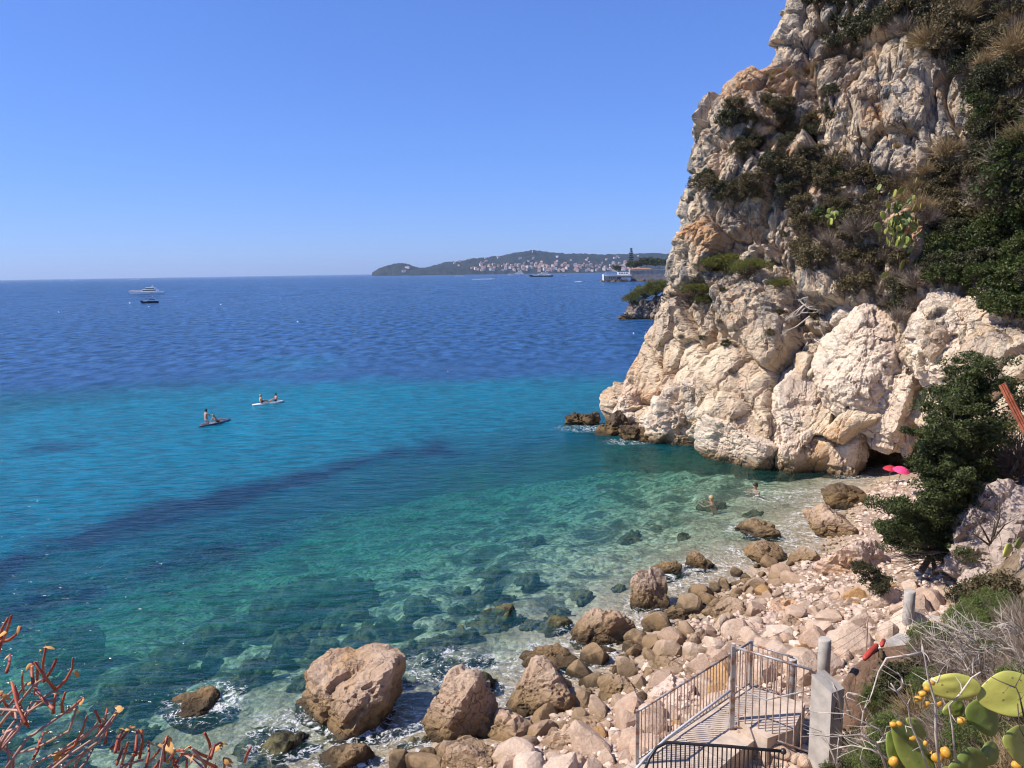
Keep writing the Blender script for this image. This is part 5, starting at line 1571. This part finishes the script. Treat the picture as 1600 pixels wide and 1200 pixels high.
person(at_board(b, u, -0.95), math.radians(62), 'kneel', "person in pale shorts kneeling to paddle at the back of the dark board", M_HAIRD, M_SHORT, 1.08)
person(at_board(b, u, 0.15), math.radians(62), 'recline', "person in a dark swimsuit reclining at the front of the dark board", M_HAIRB, M_SUIT, 1.0)
pd0 = at_board(b, u, -0.5) + np.array([0.25, 0, 0.0])
pk = tag(empty("paddle", pd0), "dark paddle held by the kneeling person", "paddle")
MB().tube([(-.1, -.15, 1.25), (.35, .35, -.05)], 0.016, 6).build("shaft", M_BLACK, pk)
MB().loft([[(.35 + .02 * k, .35, -.05 - .1 * k), (.35 + .02 * k + w, .35 + w * .5, -.05 - .1 * k), (.36 + .02 * k + w, .37 + w * .5, -.05 - .1 * k), (.36 + .02 * k, .37, -.05 - .1 * k)] for k, w in enumerate((.03, .1, .13, .1))]).build("blade", M_BLACK, pk)
b, u = paddleboard(419, 630, math.radians(38), 3.3, "white paddleboard with two people sitting on it", M_WHITE)
person(at_board(b, u, -0.75), math.radians(38), 'sit', "fair haired person sitting at the left end of the white board", M_HAIRB, M_SUIT, 1.05)
person(at_board(b, u, 0.85), math.radians(218), 'sit', "dark haired person sitting at the right end of the white board", M_HAIRD, M_SUIT, 1.0)
person(at_z(1181, 762, 0.12), math.radians(200), 'swim', "swimmer nearest the pale cliff blocks, head and shoulders out of the water", M_HAIRD, M_SUIT, 1.3)
person(at_z(1112, 782, 0.10), math.radians(150), 'swim', "fair headed swimmer farther out, left of the other one", M_HAIRB, M_SUIT, 1.3)

# ------------------------------------------------------------------ foreground plants
# prickly pear at the lower right
t = NT("near_cactus_pad"); p = t.obj()
nz = t.noise(p, 9, 5, 0.6); n2 = t.noise(p, 2.5, 3, 0.5)
sunb = t.attr("sun_tone")
c = t.mix(t.maprange(nz, 0.3, 0.7), (0.10, 0.15, 0.022), (0.17, 0.22, 0.04))
c = t.mix(t.math('MULTIPLY', t.n('ObjectInfo').outputs['Alpha'], t.maprange(n2, 0.3, 0.6, 0.5, 1.0)), c, (0.50, 0.47, 0.10))
sp = t.maprange(t.voro(t.mapping(p, (1, 0.3, 1)), 17.0), 0.10, 0.16, 0.75, 0)
c = t.mix(sp, c, (0.22, 0.15, 0.07))
c = t.mix(t.maprange(t.noise(p, 22, 3, 0.6), 0.62, 0.72, 0, 0.6), c, (0.36, 0.27, 0.12))
M_NPAD = t.done(t.bsdf(c, 0.42, t.bump(t.math('ADD', nz, t.math('MULTIPLY', sp, 0.4)), 0.25, 0.02), 0.45, Subsurface_Weight=0.0))
t = NT("prickly_pear_fruit"); p = t.obj(); nz = t.noise(p, 6, 4, 0.6)
c = t.mix(t.maprange(nz, 0.35, 0.65), (0.62, 0.26, 0.03), (0.60, 0.38, 0.05))
c = t.mix(t.maprange(t.voro(p, 7.0), 0.08, 0.14, 0.6, 0), c, (0.30, 0.14, 0.03))
M_FRUIT = t.done(t.bsdf(c, 0.4, None, 0.45))
n_, F_ = ico(3)
fv = n_ * np.array([0.40, 0.40, 0.55]); fv[:, 2] = np.where(fv[:, 2] > 0.42, 0.42 - 0.3 * (fv[:, 2] - 0.42), fv[:, 2])
FRUIT = make_mesh("fruit", fv, F_, M_FRUIT, True)
YC = 4.4
pear = tag(empty("prickly_pear", at_y(1500, 1230, YC)), "prickly pear with yellow fruit in the lower right corner", "cactus")
pl_ = np.array(pear.location)
PADS_N = [(1487, 1073, 84, 40, 92, -0.25, 1.0, 0), (1574, 1085, 88, 66, 80, -0.2, 0.85, -0.05), (1538, 1118, 80, 56, 100, 0.5, 0.05, 0.12), (1432, 1136, 58, 24, 120, 0.5, 0.35, 0.10),
          (1424, 1172, 112, 48, 145, 0.2, 0.25, -0.05), (1396, 1172, 60, 38, 160, 0.6, 0.10, 0.08), (1512, 1200, 85, 58, 88, 0.3, 0.12, -0.1), (1600, 1165, 60, 90, 10, 0.4, 0.55, -0.15), (1492, 1108, 44, 26, 80, 0.4, 0.2, 0.15), (1545, 1178, 60, 30, 75, 0.5, 0.1, 0.2),
          (1480, 1250, 100, 70, 20, 0.3, 0.2, 0.0), (1560, 1270, 110, 76, -20, 0.2, 0.2, 0.05), (1420, 1240, 90, 60, 160, 0.2, 0.2, 0.0)]
for k, (x, y, ln, wd, ang, yaw, sun_tone, dY) in enumerate(PADS_N):
    q = at_y(x, y, YC + dY); s = px_scale(q)
    n0, Fp = ico(4)
    z = n0[:, 2]; f = 0.78 + 0.30 * sstep(-1, 0.35, z)
    r = np.random.default_rng(k)
    Vp = np.column_stack([n0[:, 0] * 0.5 * wd * s * f, n0[:, 1] * 0.019 * (1.0 + 0.3 * vnoise(n0 * 2 + k, 4)), z * 0.5 * ln * s])
    Vp[:, 1] += 0.012 * np.sin(Vp[:, 0] * 18 + k) + 0.01 * np.sin(Vp[:, 2] * 14 + 2 * k)
    o = put("pad", make_mesh("pad", Vp, Fp, M_NPAD, True), pear, q - pl_)
    o.rotation_euler = (Matrix.Rotation(-0.35, 3, 'X') @ Matrix.Rotation(yaw, 3, 'Z') @ Matrix.Rotation(math.radians(ang), 3, 'Y')).to_euler()
    o.color = (1, 1, 1, sun_tone)
for (x, y, d, a) in [(1441, 1084, 14, 250), (1449, 1076, 13, 300), (1434, 1092, 14, 250), (1448, 1099, 15, 200), (1468, 1099, 13, 170), (1456, 1066, 12, 320), (1395, 1132, 13, 260), (1405, 1131, 12, 300), (1425, 1153, 14, 280), (1501, 1126, 17, 250), (1463, 1183, 25, 300), (1478, 1176, 22, 330), (1396, 1190, 20, 200), (1588, 1196, 18, 300), (1446, 1161, 10, 20)]:
    q = at_y(x, y, YC - 0.06); s = px_scale(q)
    put("fruit", FRUIT, pear, q - pl_, (-0.3, math.radians(a), 0), d * s * 0.84)
# a yellow pad higher up on the slope
yp = at_y(1574, 860, 14.0); s = px_scale(yp)
Vp, Fp = pad_mesh(None, 9 * s, 16 * s, 0.03)
lp = tag(empty("cactus_pad", yp), "single yellow cactus pad against the pale outcrop", "cactus")
o = put("pad", make_mesh("pad", Vp, Fp, M_NPAD, True), lp, None, (-0.3, math.radians(65), 0.3)); o.color = (1, 1, 1, 1.0)
o = put("pad", o.data, lp, (22 * s, 0.1, 8 * s), (-0.3, math.radians(90), 0.4)); o.color = (1, 1, 1, 0.0)

# bare white twigs before the shrubs
M_TWIG = simple("pale_bare_twig", (0.50, 0.43, 0.35), 0.8, 0.25, 14, 0.3, bump=0.3)
def px_tube(mb, path, Y0, Y1, r0, r1, n=6, jit=0.0, rr=None):
    m = len(path); pts = []; rad = []
    for k, (x, y) in enumerate(path):
        f = k / (m - 1); q = at_y(x, y, Y0 + (Y1 - Y0) * f)
        if rr is not None and 0 < k < m - 1: q = q + rr.normal(size=3) * jit
        pts.append(q); rad.append(r0 + (r1 - r0) * f)
    mb.tube(pts, rad, n); return pts
def twig_bush(name, label, cat, paths, Yb, mat, r0, side=3, sl=0.16, seed=1, r_end=0.004):
    rg = np.random.default_rng(seed); mb = MB()
    for path in paths:
        pts = px_tube(mb, path, Yb + rg.normal() * 0.06, Yb + rg.normal() * 0.12, r0 * rg.uniform(.7, 1.1), r_end, 6, 0.006, rg)
        for k in range(1, len(pts)):
            for _ in range(side if rg.random() < 0.7 else 0):
                d = pts[k] - pts[k - 1]; d = d / np.linalg.norm(d) + rg.normal(size=3) * 0.75; d /= np.linalg.norm(d)
                a = pts[k - 1] + (pts[k] - pts[k - 1]) * rg.random(); L = sl * rg.uniform(0.4, 1.2)
                b1 = a + d * L * .5 + rg.normal(size=3) * .012; c1 = a + d * L + rg.normal(size=3) * .025
                mb.tube([a, b1, c1], [r_end * 1.1, r_end * .8, r_end * .35], 4, False)
    return tag(mb.build(name, mat, None, True), label, cat)
twig_bush("bare_twigs", "pale bare twigs rising through the prickly pear", "twigs", [
    [(1470, 1215), (1467, 1150), (1463, 1100), (1452, 1060), (1445, 1028), (1441, 1010)], [(1455, 1060), (1464, 1066), (1469, 1055)],
    [(1455, 1215), (1440, 1170), (1425, 1130), (1418, 1102), (1400, 1078), (1392, 1068)], [(1402, 1080), (1412, 1072), (1410, 1058), (1403, 1052)],
    [(1493, 1190), (1490, 1140), (1484, 1100), (1500, 1085), (1520, 1062), (1532, 1050)]], YC - 0.12, M_TWIG, 0.009, 1, 0.10, 2)
twig_bush("bare_twigs", "sprawling white bare twigs beside the concrete pillar", "twigs", [
    [(1390, 1220), (1378, 1180), (1370, 1160), (1340, 1148), (1300, 1150), (1262, 1146)], [(1370, 1160), (1385, 1155), (1372, 1140), (1345, 1125), (1320, 1115), (1278, 1113)],
    [(1312, 1210), (1300, 1180), (1284, 1145), (1281, 1142)], [(1346, 1140), (1350, 1110), (1358, 1095)], [(1330, 1122), (1320, 1088), (1325, 1082), (1345, 1085)], [(1315, 1112), (1306, 1075), (1300, 1066)],
    [(1395, 1190), (1360, 1170), (1330, 1165), (1296, 1172)], [(1440, 1020), (1420, 1024), (1385, 1028), (1372, 1050), (1362, 1080), (1358, 1095)], [(1370, 1210), (1345, 1185), (1350, 1170), (1375, 1172)]], 7.2, M_TWIG, 0.014, 2, 0.22, 3)
twig_bush("bare_twigs", "dark bare twigs crossing the large yellow cactus pad", "twigs", [
    [(1600, 1120), (1590, 1085), (1588, 1070), (1598, 1050)], [(1588, 1075), (1560, 1062), (1535, 1050)], [(1590, 1100), (1597, 1140), (1606, 1160)]], YC - 0.25, M_BARK, 0.005, 1, 0.06, 4, 0.002)
rgt = np.random.default_rng(8)
twig_bush("dry_branches", "grey dry branches over the slope above the prickly pear", "twigs",
    [[(x, y), (x - rgt.uniform(8, 30), y - rgt.uniform(5, 25)), (x - rgt.uniform(25, 60), y - rgt.uniform(15, 45))] for x, y in [(rgt.uniform(1470, 1610), rgt.uniform(985, 1065)) for _ in range(46)]], 8.6, M_DEADWOOD, 0.010, 4, 0.30, 5, 0.003)
twig_bush("dark_branches", "dark thin branches in front of the pale outcrop", "twigs",
    [[(1548, 850), (1555, 815), (1545, 800)], [(1548, 850), (1535, 825), (1520, 808)], [(1550, 845), (1570, 820), (1585, 812)], [(1552, 840), (1562, 805), (1560, 785)], [(1546, 852), (1528, 838), (1512, 830)]], 21.5, M_BARK, 0.03, 4, 0.6, 6, 0.008)

# red stemmed spurge at the lower left
t = NT("red_spurge_stem"); p = t.obj(); nz = t.noise(p, 8, 4, 0.6)
M_RED = t.done(t.bsdf(t.mix(t.maprange(nz, 0.35, 0.65), (0.25, 0.045, 0.022), (0.46, 0.13, 0.065)), 0.55, t.bump(t.noise(p, 60, 2), 0.4, 0.004), 0.4))
M_PALESTEM = simple("pale_spurge_wood", (0.40, 0.23, 0.17), 0.7, 0.3, 14, 0.3, bump=0.3)
t = NT("dry_spurge_leaf"); nz = t.noise(t.obj(), 12, 4, 0.6)
cc = t.mix(nz, (0.50, 0.22, 0.05), (0.66, 0.42, 0.16))
M_DRYLEAF = t.done(t.bsdf(cc, 0.7, None, 0.2))
YS = 2.7
spurge = tag(empty("spurge_bush", at_y(40, 1260, YS)), "red stemmed leafless spurge with curled dry leaves at the lower left", "shrub")
sp0 = np.array(spurge.location)
mbw, rg = MB(), np.random.default_rng(21)
wood = [[(-30, 1225), (0, 1178), (28, 1135), (60, 1100), (87, 1078)], [(-20, 1160), (10, 1120), (30, 1090), (52, 1068), (68, 1060)], [(-20, 1240), (30, 1172), (50, 1150), (110, 1110), (130, 1092)],
        [(60, 1220), (110, 1180), (150, 1150), (180, 1115)], [(20, 1230), (55, 1190), (100, 1170), (150, 1140), (168, 1125)], [(-15, 1110), (10, 1092), (25, 1075)], [(100, 1230), (130, 1190), (145, 1170)], [(170, 1230), (200, 1195), (216, 1170)],
        [(230, 1230), (250, 1195), (262, 1170)], [(290, 1235), (318, 1200), (330, 1170)], [(-10, 1190), (8, 1150), (18, 1120), (22, 1100)], [(10, 1240), (14, 1180), (5, 1140)], [(330, 1240), (322, 1200), (300, 1170)]]
for path in wood + [[(x + rg.normal() * 12, y + rg.normal() * 12 + 6) for x, y in q] for q in wood]:
    px_tube(mbw, path, YS + rg.normal() * .15, YS + rg.normal() * .1, rg.uniform(.005, .0075), .004, 7, 0.008, rg)
mbw.build("stems", M_PALESTEM, spurge, True, loc=-sp0)
tips = [[(87, 1078), (70, 1058), (54, 1034)], [(87, 1078), (104, 1062), (112, 1045), (114, 1028)], [(68, 1060), (70, 1035), (72, 1010)], [(68, 1065), (78, 1048), (88, 1030)], [(52, 1068), (50, 1050), (50, 1035)], [(130, 1092), (118, 1100), (108, 1113)], [(98, 1112), (100, 1098), (102, 1082)],
        [(105, 1113), (118, 1102), (131, 1091)], [(0, 1010), (6, 995), (10, 980), (18, 962)], [(-5, 1005), (12, 1000), (24, 990), (33, 980)], [(-4, 1030), (0, 1018), (2, 1002)], [(95, 1178), (118, 1162), (130, 1140), (136, 1118)], [(152, 1150), (157, 1130), (149, 1110)], [(152, 1150), (162, 1130), (168, 1107)], [(150, 1148), (170, 1132), (182, 1112)],
        [(182, 1195), (190, 1170), (197, 1165)], [(180, 1175), (184, 1155), (189, 1144)], [(212, 1180), (214, 1158), (215, 1140)], [(218, 1185), (221, 1160), (222, 1140)], [(186, 1210), (195, 1180), (200, 1160)], [(230, 1195), (245, 1175), (262, 1150)], [(258, 1190), (256, 1168), (262, 1152)], [(262, 1190), (275, 1170), (287, 1172)], [(330, 1185), (326, 1160), (320, 1145)], [(330, 1185), (310, 1178), (294, 1166)], [(330, 1182), (335, 1165), (345, 1160)],
        [(40, 1130), (28, 1100), (18, 1065)], [(20, 1118), (8, 1100), (2, 1085)], [(58, 1175), (64, 1160), (68, 1145)], [(382, 1190), (386, 1178), (392, 1168)], [(350, 1210), (352, 1195), (350, 1185)], [(292, 1210), (292, 1200), (292, 1187)], [(275, 1215), (278, 1200), (276, 1188)], [(200, 1215), (205, 1195), (210, 1178)]]
mbr = MB(); ends = []
for path in tips + [[(x + dx_, y + dy_ + 10) for x, y in q] for q in tips[::2] for dx_, dy_ in [(rg.normal() * 14, rg.normal() * 12)]]:
    pts = px_tube(mbr, path, YS + rg.normal() * .12, YS + rg.normal() * .08, rg.uniform(.0048, .0072), rg.uniform(.0036, .0052), 8, 0.003, rg)
    ends.append(pts[-1])
mbr.build("red_tips", M_RED, spurge, True, loc=-sp0)
def curled_leaf(q, ang, L, k):
    mb = MB(); rows = []
    r = np.random.default_rng(k)
    for i in range(6):
        f = i / 5; w = L * 0.22 * math.sin(math.pi * (0.15 + 0.8 * f)); cz = -L * 0.5 * f * f
        x = L * f * 0.8
        rows.append([(x, -w, cz - w * .5), (x, 0, cz), (x, w, cz - w * .6)])
    V = [v for rw in rows for v in rw]; F = []
    for i in range(5):
        F += [(3 * i, 3 * i + 1, 3 * i + 4, 3 * i + 3), (3 * i + 1, 3 * i + 2, 3 * i + 5, 3 * i + 4)]
    return mb.add(V, F).build("dry_leaf", M_DRYLEAF, spurge, True, loc=q - sp0, rot=(r.normal() * .6, r.normal() * .5, ang))
for k, e_ in enumerate(ends):
    if rg.random() < 0.55:
        for _ in range(rg.integers(1, 3)): curled_leaf(e_, rg.uniform(0, 6.28), rg.uniform(.02, .045), k)
for k, (x, y) in enumerate([(262, 1158), (245, 1160), (225, 1163), (193, 1105), (80, 1180), (86, 1190), (345, 1165), (350, 1190), (12, 985), (30, 978), (5, 1080), (190, 1108), (48, 1042), (118, 1048), (230, 1195)]):
    curled_leaf(at_y(x, y, YS - .02), rg.uniform(0, 6.28), rg.uniform(.05, .09) if k in (0, 1, 4, 5) else rg.uniform(.03, .05), 50 + k)

# ------------------------------------------------------------------ sea air
t = NT("sea_haze")
vp = t.n('VolumePrincipled')
vp.inputs['Color'].default_value = (0.60, 0.77, 1.0, 1)
vp.inputs['Density'].default_value = 5.0e-5
vp.inputs['Anisotropy'].default_value = 0.2
t.link(vp.outputs[0], t.out.inputs['Volume'])
hz = MB().box((0, 14000, 160), (90000, 36400, 345)).build("haze", t.m)
tag(hz, "pale blue sea haze over the distance", kind="stuff")
